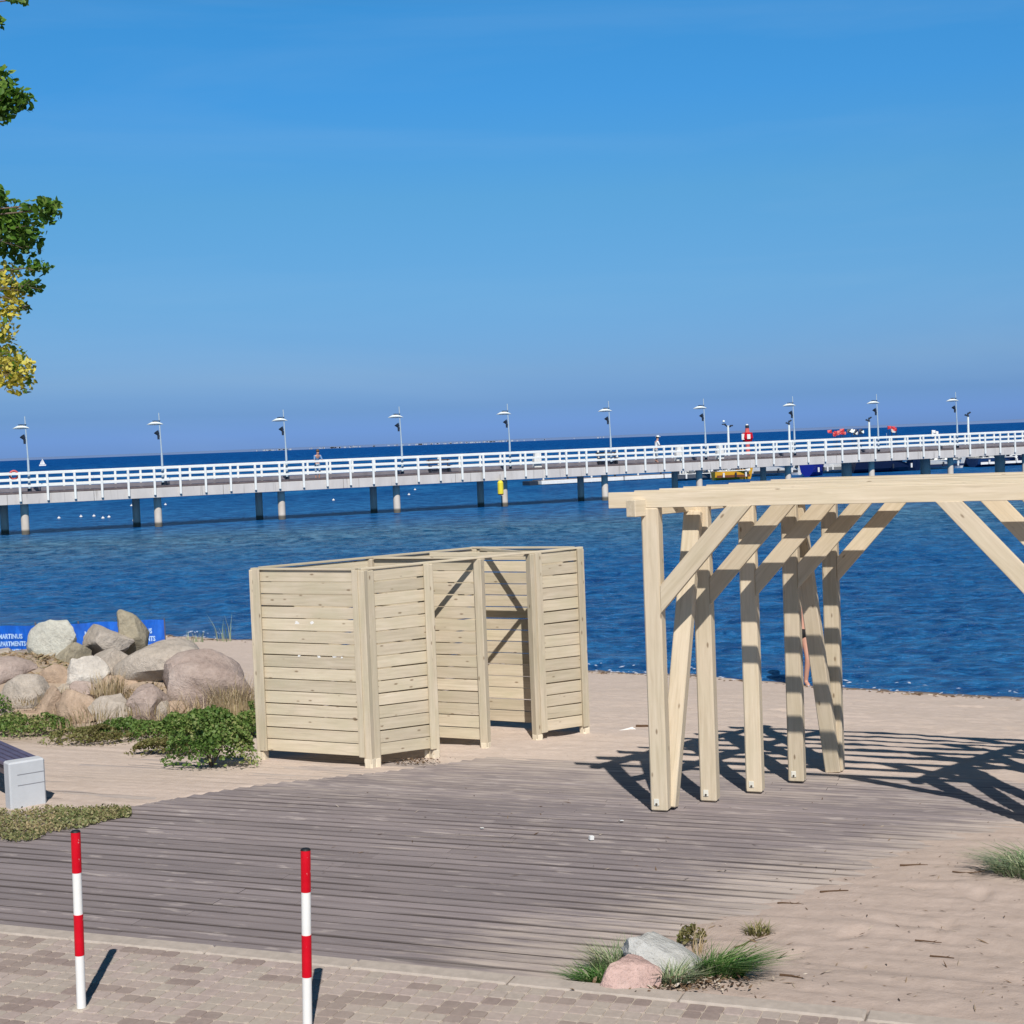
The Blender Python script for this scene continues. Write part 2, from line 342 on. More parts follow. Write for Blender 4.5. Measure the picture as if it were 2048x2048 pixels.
MSLAT = wear('violet_grey_bench_slat', (.10, .085, .14), .25, .5, 5, .05, spec=.5)
def plain(name, c, rough=.5, var=.1, scale=5): return wear(name, c, var, rough, scale, .03)
MYEL = plain('yellow_hull', (.85, .45, .03)); MBLUE = plain('navy_hull', (.006, .016, .06)); MBLU2 = plain('blue_hull', (.012, .05, .16)); MHW = plain('white_hull', (.78, .78, .76)); MGLS = plain('tinted_window', (.02, .03, .05), .1)
MBRN = plain('brown_stripe', (.16, .05, .02)); MREDF = plain('red_flag', (.55, .03, .04)); MROPE = plain('boat_gear', (.16, .17, .18)); MTARP = plain('royal_blue_tarp', (.008, .02, .26)); MBUOY = plain('yellow_buoy_paint', (.80, .66, .05)); MPINK = plain('faded_red_paint', (.62, .12, .11))
def leafmat(name, cols, trans=.35, rough=.5):
    m = NT(name); at = m.n('Attribute', attribute_type='GEOMETRY'); at.attribute_name = 'tint'
    k = len(cols); col = m.ramp(at.outputs['Fac'], [(i / (k - 1), c) for i, c in enumerate(cols)])
    m.done(col, rough, None, .3); tr = m.n('BsdfTranslucent'); m.l(col, tr.inputs[0]); ms = m.n('MixShader'); ms.inputs[0].default_value = trans
    m.l(m.b.outputs[0], ms.inputs[1]); m.l(tr.outputs[0], ms.inputs[2]); m.l(ms.outputs[0], m.t.nodes['Material Output'].inputs[0]); return m.m
MLG = leafmat('green_tree_leaf', [(.035, .085, .010), (.07, .17, .02), (.13, .25, .035), (.22, .33, .06)])
MLY = leafmat('yellow_tree_leaf', [(.36, .33, .04), (.62, .53, .06), (.74, .66, .15), (.20, .26, .04)])
MSHR = leafmat('shrub_leaf', [(.055, .105, .022), (.10, .19, .04), (.18, .27, .07), (.38, .37, .16)], .35)
MSHR2 = leafmat('olive_scrub_leaf', [(.12, .12, .035), (.20, .17, .07), (.19, .23, .07), (.42, .34, .17)], .3)
MDRY = leafmat('dry_grass', [(.34, .25, .13), (.46, .36, .22), (.60, .50, .36), (.28, .24, .10)], .2, .8)
MGRS = leafmat('dune_grass', [(.035, .09, .015), (.06, .16, .03), (.10, .24, .05), (.30, .33, .16)], .25)
MGRS2 = leafmat('pale_dune_grass', [(.10, .16, .07), (.20, .28, .14), (.34, .40, .24), (.45, .42, .28)], .25)
MDEB = leafmat('beach_debris', [(.05, .03, .02), (.12, .07, .04), (.22, .15, .09), (.55, .48, .40)], .05, .9)
MLIT = leafmat('litter', [(.20, .13, .07), (.30, .21, .12), (.40, .31, .20), (.12, .13, .05)], .1, .9)
MBARK = plain('bark', (.16, .12, .09), .9, .3, 8)
# water
m = NT('sea_water'); P = m.pos(); sx = m.n('SeparateXYZ'); m.l(P, sx.inputs[0])
w1 = m.noise(m.mapping(P, (2.2, 3.0, 1), None, (0, 0, .30)), 1.0, 5, .62, .6)
w2 = m.noise(m.mapping(P, (1.0, 2.4, 1), None, (0, 0, .25)), 3.6, 4, .6, .4)
w3 = m.noise(m.mapping(P, (.55, .75, 1), None, (0, 0, .3)), 1.0, 5, .6)
hgt = m.math('ADD', m.math('MULTIPLY', w1, 1.0), m.math('ADD', m.math('MULTIPLY', w2, .38), m.math('MULTIPLY', w3, 1.3)))
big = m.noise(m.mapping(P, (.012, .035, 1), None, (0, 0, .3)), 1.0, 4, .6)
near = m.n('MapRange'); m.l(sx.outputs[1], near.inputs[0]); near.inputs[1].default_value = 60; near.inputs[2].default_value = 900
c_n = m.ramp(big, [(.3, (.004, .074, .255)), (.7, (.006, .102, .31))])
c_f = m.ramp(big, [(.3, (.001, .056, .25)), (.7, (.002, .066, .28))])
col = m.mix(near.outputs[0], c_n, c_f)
# shallow greener band under and before the pier
sh = m.n('MapRange'); m.l(sx.outputs[1], sh.inputs[0]); sh.inputs[1].default_value = 50; sh.inputs[2].default_value = 72; sh2 = m.n('MapRange'); m.l(sx.outputs[1], sh2.inputs[0]); sh2.inputs[1].default_value = 88; sh2.inputs[2].default_value = 74
band = m.math('MULTIPLY', m.math('MULTIPLY', sh.outputs[0], sh2.outputs[0]), .45)
col = m.mix(band, col, (.04, .16, .20))
# ripple light and shade painted into the water colour, small near the beach and broad far out
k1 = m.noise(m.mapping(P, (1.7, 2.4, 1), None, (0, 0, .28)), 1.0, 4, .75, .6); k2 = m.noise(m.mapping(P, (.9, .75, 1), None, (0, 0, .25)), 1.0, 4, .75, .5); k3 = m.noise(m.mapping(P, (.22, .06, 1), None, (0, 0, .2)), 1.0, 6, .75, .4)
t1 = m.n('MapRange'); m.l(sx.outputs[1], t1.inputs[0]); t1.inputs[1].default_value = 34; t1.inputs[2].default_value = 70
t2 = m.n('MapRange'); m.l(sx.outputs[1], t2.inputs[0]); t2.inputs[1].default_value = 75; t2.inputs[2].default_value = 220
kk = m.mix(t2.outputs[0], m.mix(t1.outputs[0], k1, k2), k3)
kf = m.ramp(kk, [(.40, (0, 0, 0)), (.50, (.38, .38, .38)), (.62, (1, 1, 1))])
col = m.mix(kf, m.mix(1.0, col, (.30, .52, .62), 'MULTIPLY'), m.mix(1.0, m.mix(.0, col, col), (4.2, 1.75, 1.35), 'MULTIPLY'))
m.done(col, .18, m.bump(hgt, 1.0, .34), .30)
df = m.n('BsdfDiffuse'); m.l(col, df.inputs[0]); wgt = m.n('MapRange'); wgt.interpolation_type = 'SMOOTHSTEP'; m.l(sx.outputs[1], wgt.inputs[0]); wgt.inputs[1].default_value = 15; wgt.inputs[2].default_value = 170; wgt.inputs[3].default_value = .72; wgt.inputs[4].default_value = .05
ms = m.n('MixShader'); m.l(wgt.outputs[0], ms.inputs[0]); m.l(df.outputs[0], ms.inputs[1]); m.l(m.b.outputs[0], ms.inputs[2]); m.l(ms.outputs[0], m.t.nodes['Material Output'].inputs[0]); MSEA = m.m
# ------------------------------------------------------------------ ground sheets and sea
def grid_mesh(us, vs, zf, name, smooth=True):
    UU, VV = np.meshgrid(us, vs); X = UU * math.cos(A21) + VV * math.sin(A21); Y = VV * math.cos(A21) - UU * math.sin(A21); Z = zf(X, Y, UU, VV)
    n, k = UU.shape; co = np.stack([X, Y, Z], -1).reshape(-1, 3).astype(np.float32)
    i = np.arange((n - 1) * (k - 1)); r = i // (k - 1); c = i % (k - 1); a = r * k + c
    f = np.stack([a, a + 1, a + k + 1, a + k], -1).astype(np.int32)
    me = bpy.data.meshes.new(name); me.vertices.add(len(co)); me.vertices.foreach_set('co', co.ravel()); me.loops.add(f.size); me.loops.foreach_set('vertex_index', f.ravel())
    me.polygons.add(len(f)); me.polygons.foreach_set('loop_start', np.arange(0, f.size, 4, dtype=np.int32)); me.polygons.foreach_set('use_smooth', np.ones(len(f), bool)); me.update(calc_edges=True); return me
SW = math.radians(38)
def sdist(x, y): return -x * math.sin(SW) + y * math.cos(SW)
S_R, S_L = 6.56, 12.9
V_END = 15.3; V_KERB = 7.92
def sand_z(X, Y, Uq, Vq):
    s = sdist(X, Y); base = G0(X, Y) + mound(X, Y)
    sq = s + (11.0 - Vq) * .12 * (Vq < 11.0); cr = sstep(7.9, 6.75, sq); cf = sstep(13.9, 15.2, Vq); cl = sstep(12.85, 12.98, s)
    cov = np.maximum(np.maximum(cr, cf), cl * .74)
    st = (fbm(Uq * 1.1, Vq * 7.5, 1) - .5) * .030 + (fbm(Uq * .5, Vq * .8, 5) - .5) * .012
    z = base - .052 + .060 * cov + st * sstep(.05, .45, cov)
    inside = ((Vq > V_KERB) & (Vq < V_END) & (s > S_R - .3)).astype(float)
    soft = (fbm(X * 1.6, Y * 1.6, 9) - .5) * .03 + (fbm(X * 5.5, Y * 5.5, 12) - .5) * .022
    out = sstep(7.0, 6.2, s) + sstep(14.8, 15.6, Vq)
    z = z + np.clip(out, 0, 1) * (soft + .015)
    # sand climbs against the kerb at the right
    z = z + .075 * sstep(9.0, 8.0, Vq) * sstep(6.9, 5.9, s)
    return z
_fr = random.Random(77); FP = []
for _i in range(46):
    _u = _fr.uniform(-2.6, 3.2); _v = _fr.uniform(8.3, 13.5); _x, _y = uv(_u, _v)
    if sdist(_x, _y) > 6.9: continue
    _a = _fr.uniform(0, 6.28) if _fr.random() < .4 else 1.1; 
    for _k in range(3): FP.append((_x + _k * .62 * math.cos(_a) + (_k % 2) * .12, _y + _k * .62 * math.sin(_a), _a))
for _i in range(60): FP.append((_fr.uniform(-1.5, 8), _fr.uniform(15.5, 22), _fr.uniform(0, 3.1)))
_sz0 = sand_z
def sand_z(X, Y, Uq, Vq):
    z = _sz0(X, Y, Uq, Vq)
    if X.size > 1000:
        for (fx, fy, fa) in FP:
            mk = (np.abs(X - fx) < .35) & (np.abs(Y - fy) < .35)
            if not mk.any(): continue
            dx = X[mk] - fx; dy = Y[mk] - fy; a = (dx * math.cos(fa) + dy * math.sin(fa)) / .15; b = (-dx * math.sin(fa) + dy * math.cos(fa)) / .062; q = a * a + b * b
            z[mk] += -.017 * np.exp(-q * q * .8) + .003 * np.exp(-(np.sqrt(q) - 1.35) ** 2 * 9)
    return z
us = np.concatenate([np.arange(-20, -9, .12), np.arange(-9, 3.2, .035), np.arange(3.2, 12, .12)])
vs = np.concatenate([np.arange(V_KERB - .02, 15.6, .026), np.arange(15.6, 22, .06), np.arange(22, 46, .2)])
sand = link('sand', grid_mesh(us, vs, sand_z, 'sand'), MSAND); tag(sand, kind='structure')
def sea_bed_z(X, Y, a, b): return np.minimum(G0(X, Y), -1.4) * 0 - 3.0
bm = bmesh.new(); R_ = 40000
for p in ((-R_, -R_), (R_, -R_), (R_, R_), (-R_, R_)): bm.verts.new((p[0], p[1], -3.2))
bm.faces.new(bm.verts); tag(link('ground', bm_mesh(bm), MSAND), kind='structure')
# sea: one sheet; its near edge runs under the beach
vsn = np.concatenate([np.array([16.])]); me = mesh_from([(-R_, 18, WATER), (R_, 18, WATER), (R_, R_, WATER), (-R_, R_, WATER)], [(0, 1, 2, 3)])
# near water gets real ripples, from the beach to just short of the pier
def wave_z(X, Y):
    z = (fbm(X * 1.2 + Y * .2, Y * 1.9, 21, 4) - .5) * .17 + (fbm(X * .12, Y * .3, 31, 3) - .5) * .16
    sh = np.interp(X, SHX, SHY); d = Y - sh
    z = z * (.25 + .75 * sstep(0, 5, d)) + .05 * np.exp(-((d - 1.6 - .5 * (fbm(X * .4, X * 0, 3) - .5)) / .35) ** 2) * sstep(.35, .6, vn(X * .22, X * 0 + 2, 4))
    return z
xs = np.arange(-32, 32, .13); ys = [18.0]; y = 18.0
while y < 82: y += max(.06, (y - 18) * .0024); ys.append(y)
ys = np.array(ys); XX, YY = np.meshgrid(xs, ys); fade = sstep(82, 70, YY) * sstep(32, 29, np.abs(XX)); ZZ = WATER + wave_z(XX, YY) * fade
n, k = XX.shape; co = np.stack([XX, YY, ZZ], -1).reshape(-1, 3).astype(np.float32); i = np.arange((n - 1) * (k - 1)); a = (i // (k - 1)) * k + i % (k - 1); f = np.stack([a, a + 1, a + k + 1, a + k], -1)
far = np.array([(-R_, 18, WATER), (-32, 18, WATER), (32, 18, WATER), (R_, 18, WATER), (-R_, ys[-1], WATER), (-32, ys[-1], WATER), (32, ys[-1], WATER), (R_, ys[-1], WATER), (-R_, R_, WATER), (R_, R_, WATER)], np.float32); o0 = len(co)
co = np.vstack([co, far]); f = np.vstack([f, [[o0, o0 + 1, o0 + 5, o0 + 4], [o0 + 2, o0 + 3, o0 + 7, o0 + 6]]]).astype(np.int32)
me = bpy.data.meshes.new('sea'); me.vertices.add(len(co)); me.vertices.foreach_set('co', co.ravel()); me.loops.add(f.size + 6)
lp = np.concatenate([f.ravel(), [o0 + 4, o0 + 5, o0 + 6, o0 + 7, o0 + 9, o0 + 8]]).astype(np.int32); me.loops.foreach_set('vertex_index', lp)
me.polygons.add(len(f) + 1); me.polygons.foreach_set('loop_start', np.concatenate([np.arange(0, f.size, 4), [f.size]]).astype(np.int32)); me.polygons.foreach_set('use_smooth', np.ones(len(f) + 1, bool)); me.update(calc_edges=True)
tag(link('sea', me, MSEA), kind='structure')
# foam and wrack at the edge
MFOAM = leafmat('foam', [(.45, .47, .55)] * 2, .1)
def tints(me, vals):
    a = me.attributes.new('tint', 'FLOAT', 'FACE'); a.data.foreach_set('value', np.asarray(vals, np.float32)); return me
def scraps(name, pts, size, mat, flat=.8, elong=1.5, kind='stuff', parent=None, lift=.006):
    vs = []; fs = []; tn = []
    for (x, y, z) in pts:
        s = size * random.uniform(.4, 1.3); a = random.uniform(0, 6.28); e = random.uniform(1, elong); tl = random.uniform(-1, 1) * (1 - flat)
        d = Vector((math.cos(a), math.sin(a), tl)) * s * e; q = Vector((-math.sin(a), math.cos(a), random.uniform(-1, 1) * (1 - flat))) * s * .6
        c = Vector((x, y, z + lift + abs(tl) * s * .5)); b = len(vs); up = Vector((0, 0, s * random.uniform(.15, .5)))
        vs += [c - d, c - q, c + d, c + q, c + up]; fs += [(b, b + 1, b + 4), (b + 1, b + 2, b + 4), (b + 2, b + 3, b + 4), (b + 3, b, b + 4)]; t = random.random(); tn += [t] * 4
    o = link(name, tints(mesh_from(vs, fs), tn), mat, parent)
    if kind: o['kind'] = kind
    return o
def ZS(x, y):
    u, v = to_uv(x, y); return float(sand_z(np.array([x]), np.array([y]), np.array([u]), np.array([v]))[0])
pts = []
for i in range(4500):
    x = random.uniform(-9, 10); d = abs(random.gauss(0, .20)) - .06
    if random.random() > .35 + .65 * float(vn(np.array([x * 1.3]), np.array([4.]), 8)[0]): continue
    y = float(np.interp(x, SHX, SHY)) - .25 - d; pts.append((x, y, G(x, y)))
scraps('seaweed_wrack', pts, .055, MDEB)
pts = []
for i in range(450):
    x = random.uniform(-9, 10)
    if float(vn(np.array([x * .8]), np.array([1.]), 5)[0]) < .42: continue
    y = float(np.interp(x, SHX, SHY)) - .12 + random.gauss(0, .12) + .9 * (random.random() < .3); pts.append((x, y, max(G(x, y), WATER + .03)))
scraps('foam', pts, .035, MFOAM)
# ------------------------------------------------------------------ promenade: kerb and pavers
prom = bpy.data.objects.new('promenade', None); C.objects.link(prom); prom['kind'] = 'structure'
ZP = .125
bx_ = box_me(60, 12, .2, 0, MJOINT); base = link('bedding', bx_, None, prom, (*uv(0, V_KERB - .15 - 6.0), ZP - .0055 - .1), (0, 0, -A21))
kerb = bpy.data.objects.new('kerb', None); C.objects.link(kerb); kerb['kind'] = 'structure'
kme = [box_me(.994, .148, .30, .012, MKERB)]
for i in range(-12, 6):
    x, y = uv(i * 1.0 + .37, V_KERB - .075); link('kerb_stone', kme[0], None, kerb, (x, y, ZP + .006 - .15 + random.uniform(-.002, .002)), (0, 0, -A21))
def paver_me(t):
    bm = bmesh.new(); q = .0478; r = .017; z = 0; ring = []
    for (cx, cy, a0) in ((q - r, q - r, 0), (-q + r, q - r, 90), (-q + r, -q + r, 180), (q - r, -q + r, 270)):
        for d in (0, 45, 90): a = math.radians(a0 + d); ring.append((cx + r * math.cos(a), cy + r * math.sin(a)))
    top = [bm.verts.new((x * .955, y * .955, 0)) for x, y in ring]; mid = [bm.verts.new((x, y, -.005)) for x, y in ring]; bot = [bm.verts.new((x, y, -.035)) for x, y in ring]; k = len(ring)
    bm.faces.new(top)
    for i in range(k): bm.faces.new((mid[i], mid[(i + 1) % k], top[(i + 1) % k], top[i])); bm.faces.new((bot[i], bot[(i + 1) % k], mid[(i + 1) % k], mid[i]))
    me = bm_mesh(bm); me.materials.append(MPAV); tints(me, [t] * len(me.polygons)); return me
NT_ = 16; pms = [paver_me(i / (NT_ - 1)) for i in range(NT_)]
cells = []
for j in range(0, 26):
    v = V_KERB - .15 - .055 - j * .1005
    for i in range(-110, 60):
        u = i * .1005; x, y = uv(u, v)
        # frame test with a margin
        rx, ry = x, y
        if y < 4.5: continue
        lim = y * (1024 + 90) / 3000 + .1
        if abs(x + .0) > lim: continue
        cells.append((y, u, v, i, j))
def brown(i, j):
    # pairs of brown setts in a diagonal stepping pattern
    k = (i + 3 * (j % 7) + 2 * (j // 3)) ; h = math.sin(((i + (j // 2)) // 2) * 12.9898 + (j // 1) * 78.233) * 43758.5; return (h - math.floor(h)) > .73
cells.sort()
def pt(i, j):
    if brown(i, j): return random.choice([.75, .85, .95, 1.0])
    return random.uniform(0, .66)
# nearest visible 300 singly, the rest joined
vis = [c for c in cells if c[0] > 7.35]; hid = [c for c in cells if c[0] <= 7.35]
single, rest = vis[:300], vis[300:] + hid
for (y, u, v, i, j) in single:
    t = pt(i, j); x, y = uv(u, v); link('paver', pms[int(round(t * (NT_ - 1)))], None, prom, (x, y, ZP + random.uniform(-.0025, .0025)), (random.uniform(-.012, .012), random.uniform(-.012, .012), -A21 + random.uniform(-.02, .02)))
src = pms[0]; sv = np.array([v.co for v in src.vertices]); sf = [tuple(p.vertices) for p in src.polygons]; V_ = []; F_ = []; T_ = []
for (y, u, v, i, j) in rest:
    t = pt(i, j); x, y = uv(u, v); c, s = math.cos(-A21), math.sin(-A21); b = len(V_); dz = ZP + random.uniform(-.0025, .0025)
    V_ += [(x + p[0] * c - p[1] * s, y + p[0] * s + p[1] * c, dz + p[2]) for p in sv]; F_ += [tuple(q + b for q in f) for f in sf]; T_ += [t] * len(sf)
o = link('paving', tints(mesh_from(V_, F_), T_), MPAV, prom); o['kind'] = 'stuff'
# ------------------------------------------------------------------ boardwalk planks
deck = bpy.data.objects.new('boardwalk', None); C.objects.link(deck); deck['kind'] = 'structure'
PIT = .1345; j = 0; v = V_KERB + .012 + PIT / 2; planks = 0
while v < V_END:
    uL = -10.2; s_at = lambda u: sdist(*uv(u, v))
    # right end: the strip's right edge; left: beyond the frame
    uR = 4.0
    while sdist(*uv(uR, v)) < S_R - .25: uR -= .05
    uM = uR
    while sdist(*uv(uM, v)) < S_L: uM -= .02
    segs = []
    if uM > uL: segs.append((uL - 0.0, uM - .03))
    L = uR - uM; k = 2; off = random.uniform(-.5, .5)
    cuts = [uM] + [uM + L * (q + 1) / k + (off if q < k - 1 else 0) for q in range(k)]
    segs += [(cuts[q] + .0015, cuts[q + 1] - .0015) for q in range(k)]
    for (a, b) in segs:
        xa, ya = uv(a, v); xb, yb = uv(b, v)
        if max(xb, xa) < -ya * .36 - .6: continue
        low = .0 if b > uM else -.012
        za, zb = float(G0(xa, ya)) + low, float(G0(xb, yb)) + low
        p0 = Vector((xa, ya, za - .014)); p1 = Vector((xb, yb, zb - .014))
        e = random.uniform(-.002, .002)
        o = beam('plank', p0 + Vector((0, 0, e)), p1 + Vector((0, 0, e)), PIT - .016, .028, MDECK, deck, bev=.003); planks += 1
    v += PIT; j += 1
print('planks', planks)
# ------------------------------------------------------------------ pergola
per = thing('pergola', 'large open pergola of pale new timber with nine rafters standing on the boardwalk', 'pergola', (*uv(-3.47, 12.36), 0))
HB, HT = 2.590, 2.726
def post_uv(row, k): return (-3.47 + .27 * k + (3.22 if row else 0), 12.36 + .66 * k)
Wd = (U3 * .27 + V3 * .66).normalized(); Wn = Vector((-Wd.y, Wd.x, 0))
for row in (0, 1):
    for k in range(5):
        u, v = post_uv(row, k); x, y = uv(u, v); zg = float(G0(x, y)) + .002
        p = beam('post', (x, y, zg + .012), (x, y, HB), .15, .15, MP, per, side=V3, bev=.012)
        # foot plate with its bolt, on the face towards the promenade
        pp = uv(u - .02, v - .079); M = Matrix((U3, V3, Vector((0, 0, 1)))).transposed()
        Rp = Matrix((Vector((0, 0, 1)), V3, U3 * 1)).transposed()
        pl = link('foot_plate', box_me(.058, .006, .046, .002, MSTEEL), None, None, (0, 0, 0)); pl.parent = p
        bm = bmesh.new(); add_cyl(bm, (0, -.004, 0), (0, -.008, 0), .010, n=8); bo = link('bolt', bm_mesh(bm), MBOLT)
        inv = (Matrix.Translation(p.location + per.location) @ p.rotation_euler.to_matrix().to_4x4()).inverted()
        for ob, dz in ((pl, .09), (bo, .075)):
            mw = Matrix.Translation((pp[0], pp[1], zg + dz)) @ Matrix((Vector((0, 0, 1)), V3, -U3)).transposed().to_4x4()
            ob.parent = p; ob.matrix_local = inv @ mw
        # knee braces in the rafter direction
        for sg in (1, -1):
            if row == 0 and sg == -1: continue
            if row == 1 and sg == 1: continue
            f = u + sg * .073; th = .070; vb = v - .042; wv = .225; R_b = .80
            def q(du, z): X, Y = uv(f + sg * du, vb); return Vector((X, Y, z))
            z0 = HB - .90
            prism('knee_brace', [q(0, z0), q(R_b, HB + .002), q(R_b - .205, HB + .002), q(0, z0 + .235)], None, V3, th, MP, per, (U3 * sg + Vector((0, 0, 1.08))))
    # beam lapped under the rafters, running over the posts
    a = Vector((*uv(*post_uv(row, 0)), 0)) - Wd * .20 - U3 * .055; b = Vector((*uv(*post_uv(row, 4)), 0)) + Wd * .25 - U3 * .055
    beam('cross_beam', a + Vector((0, 0, 2.592)), b + Vector((0, 0, 2.592)), .10, .146, MP, per, side=Wn, bev=.006)
    # long raking struts in the plane of the row
    def foot(k): u, v = post_uv(row, k); x, y = uv(u, v); return Vector((x, y, float(G0(x, y))))
    for (k0, k1, sg) in ((0, 1, 1), (4, 3, -1)):
        A_ = foot(k0) + Wd * sg * (.10 if k0 == 0 else .05) + Vector((0, 0, .02)); B_ = foot(k1) - Wd * sg * .11; B_.z = 2.52
        beam('raking_strut', A_, B_, .15, .13, MP, per, side=U3, bev=.008)
for k in range(9):
    u = -3.47 + .135 * k; v = 12.36 - .055 + .33 * k
    a = Vector((*uv(u - .36, v), (HB + HT) / 2)); b = Vector((*uv(u + 3.22 + .38, v), (HB + HT) / 2))
    beam('rafter', a, b, .030, HT - HB, MP, per, side=V3, bev=.003)
# ------------------------------------------------------------------ changing screen
pA, pB, pF = aty(527, 1528, 16.28), aty(741, 1536, 15.66), aty(1170, 1470, 17.52)
BF = (pF - pB); BF.z = 0; LBF = BF.length; Ws = BF.normalized()
AB = (pB - pA); AB.z = 0; LAB = AB.length; Us = AB.normalized()
scr = thing('changing_screen', 'roofless beach changing cubicle of pale horizontal boards beside the boulders', 'changing cubicle', (pB.x, pB.y, pB.z))
ZT = 1.93
def flat(p): return Vector((p.x, p.y, 0))
fB = flat(pB)
def along(px, py):
    p = hit(px, py); return (flat(p) - fB).dot(Ws)
tC, tD, tE = along(877, 1516), along(976, 1500), along(1075, 1483)
print('screen', pA, pB, pF, LBF, LAB, tC, tD, tE)
fA = fB - Us * LAB; fF = fB + Ws * LBF; fG = fA + Ws * LBF
cor = {'A': fA, 'B': fB, 'C': fB + Ws * tC, 'D': fB + Ws * tD, 'E': fB + Ws * tE, 'F': fF, 'G': fG, 'H': fA + Ws * (LBF * .5)}
def spost(p, side, w=.095, h=.095, zt=ZT - .02):
    g = float(G0(p.x, p.y)); o = beam('post', (p.x, p.y, g + .035), (p.x, p.y, zt), w, h, MPS, scr, side=side, bev=.008)
    # pale foot with screws
    ft = beam('foot_plate', (p.x, p.y, g - .03), (p.x, p.y, g + .10), w + .006, h + .006, MFOOT, scr, side=side, bev=.02)
    return o
for kx, sd_ in (('A', Us), ('B', Us), ('C', Ws), ('D', Us), ('E', Ws), ('F', Ws), ('G', Us), ('H', Us)): spost(cor[kx], sd_)
Ns = Vector((Ws.y, -Ws.x, 0)); Nu = Vector((Us.y, -Us.x, 0))     # outward normals of the front-right wall and of the end walls
# doubled post at the front corner, its faces square to each wall, a dark gap between them
spost(cor['B'] + Ws * .085 - Us * .01, Ws, .085, .085, ZT - .03)
spost(cor['C'] + Us * (-.085), Us, .06, .08, ZT - .09)
NBD = 15
def panel(p, q, nrm, gaps=.055, off=.0, trim=True, seed=0, m0=.10):
    d = (q - p).normalized(); p2 = p + d * .045; q2 = q - d * .045
    rr = random.Random(seed); zb0 = float(G0(p.x, p.y)) + m0; zb1 = float(G0(q.x, q.y)) + m0
    for i in range(NBD):
        def zz(b, t): return b + (ZT - .021 - b) * t
        t = (i + .5) / NBD; hgt_ = (ZT - .021 - zb0) / NBD
        a = Vector((p2.x, p2.y, zz(zb0, t))) + nrm * off; b = Vector((q2.x, q2.y, zz(zb1, t))) + nrm * off
        jz = rr.uniform(-.0028, .0028)
        beam('board', a + Vector((0, 0, jz)), b + Vector((0, 0, rr.uniform(-.0028, .0028))), .030, hgt_ - rr.choice([.007, .009, .011, .013]), MPS, scr, side=nrm + Vector((0, 0, .055)), bev=.003)
    # inner battens
    return
panel(cor['A'], cor['B'], Nu, seed=1); panel(cor['B'] + Ws * .05, cor['C'], Ns, seed=2); panel(cor['E'], cor['F'], Ns, seed=3)
panel(cor['H'], cor['D'], Nu, seed=4, off=-.02); panel(cor['A'], cor['H'], Ns, seed=5); panel(cor['H'], cor['G'], Ns, seed=6); panel(cor['G'], cor['F'], Nu, seed=7)
# vertical trims on the faces seen
def trim(p, nrm, d, w=.09):
    c = p + nrm * .055; g = float(G0(c.x, c.y)); beam('corner_trim', (c.x, c.y, g + .10), (c.x, c.y, ZT - .015), w, .02, MPS, scr, side=d, bev=.003)
trim(cor['A'] + Us * .055, Nu, Us); trim(cor['B'] - Us * .06, Nu, Us, .07); trim(cor['C'] - Ws * .05, Ns, Ws, .07); trim(cor['E'] + Ws * .06, Ns, Ws); trim(cor['F'] - Ws * .03, Ns, Ws, .07)
# top rails
def rail(p, q, z=ZT - .012, w=.07, h=.022): beam('top_rail', (p.x, p.y, z), (q.x, q.y, z), w, h, MPS, scr, bev=.003)
rail(cor['A'] - Us * .03, cor['B'] - Us * .07); rail(cor['B'] - Ws * .03, cor['F'] + Ws * .05, ZT - .008, .06); rail(cor['A'] + Ws * .06, cor['G'] - Ws * .06, ZT - .006); rail(cor['G'] - Us * .05, cor['F'] - Us * .06, ZT - .004, .07); rail(cor['H'] + Us * .06, cor['D'] - Us * .06, ZT - .010)
J_ = cor['E'] - Us * LAB; rail(cor['E'] - Us * .05, J_ + Us * .06, ZT - .03, .05, .045); beam('roof_brace', (cor['G'] + Us * .09).to_tuple()[:2] + (ZT - .02,), (cor['E'] - Us * .04).to_tuple()[:2] + (ZT - .02,), .045, .04, MPS, scr, bev=.003)
# seat slab inside the far cubicle
sA = cor['H'] + Us * .25 + Ws * .06; 
# paint splashes on the end panel
for (px, py, s) in ((594, 1246, .030), (624, 1246, .024), (637, 1251, .016), (598, 1311, .02), (638, 1313, .022), (669, 1312, .026), (684, 1315, .014)):
    r = ray(px, py); O = Vector((0, 0, CAMH)); n_ = Nu; t = (cor['A'] + n_ * .0125 - O).dot(n_) / r.dot(n_); c = O + r * t
    bm = bmesh.new(); k = 9; vs_ = []
    for i in range(k):
        a = 6.283 * i / k; rr = s * random.uniform(.45, 1); vs_.append(bm.verts.new(Us * math.cos(a) * rr * 1.3 + Vector((0, 0, math.sin(a) * rr))))
    bm.faces.new(vs_); ex = bmesh.ops.extrude_face_region(bm, geom=bm.faces[:]); bmesh.ops.translate(bm, vec=n_ * .002, verts=[g for g in ex['geom'] if isinstance(g, bmesh.types.BMVert)])
    link('paint_splash', bm_mesh(bm), MWHT, scr, c - scr.location)
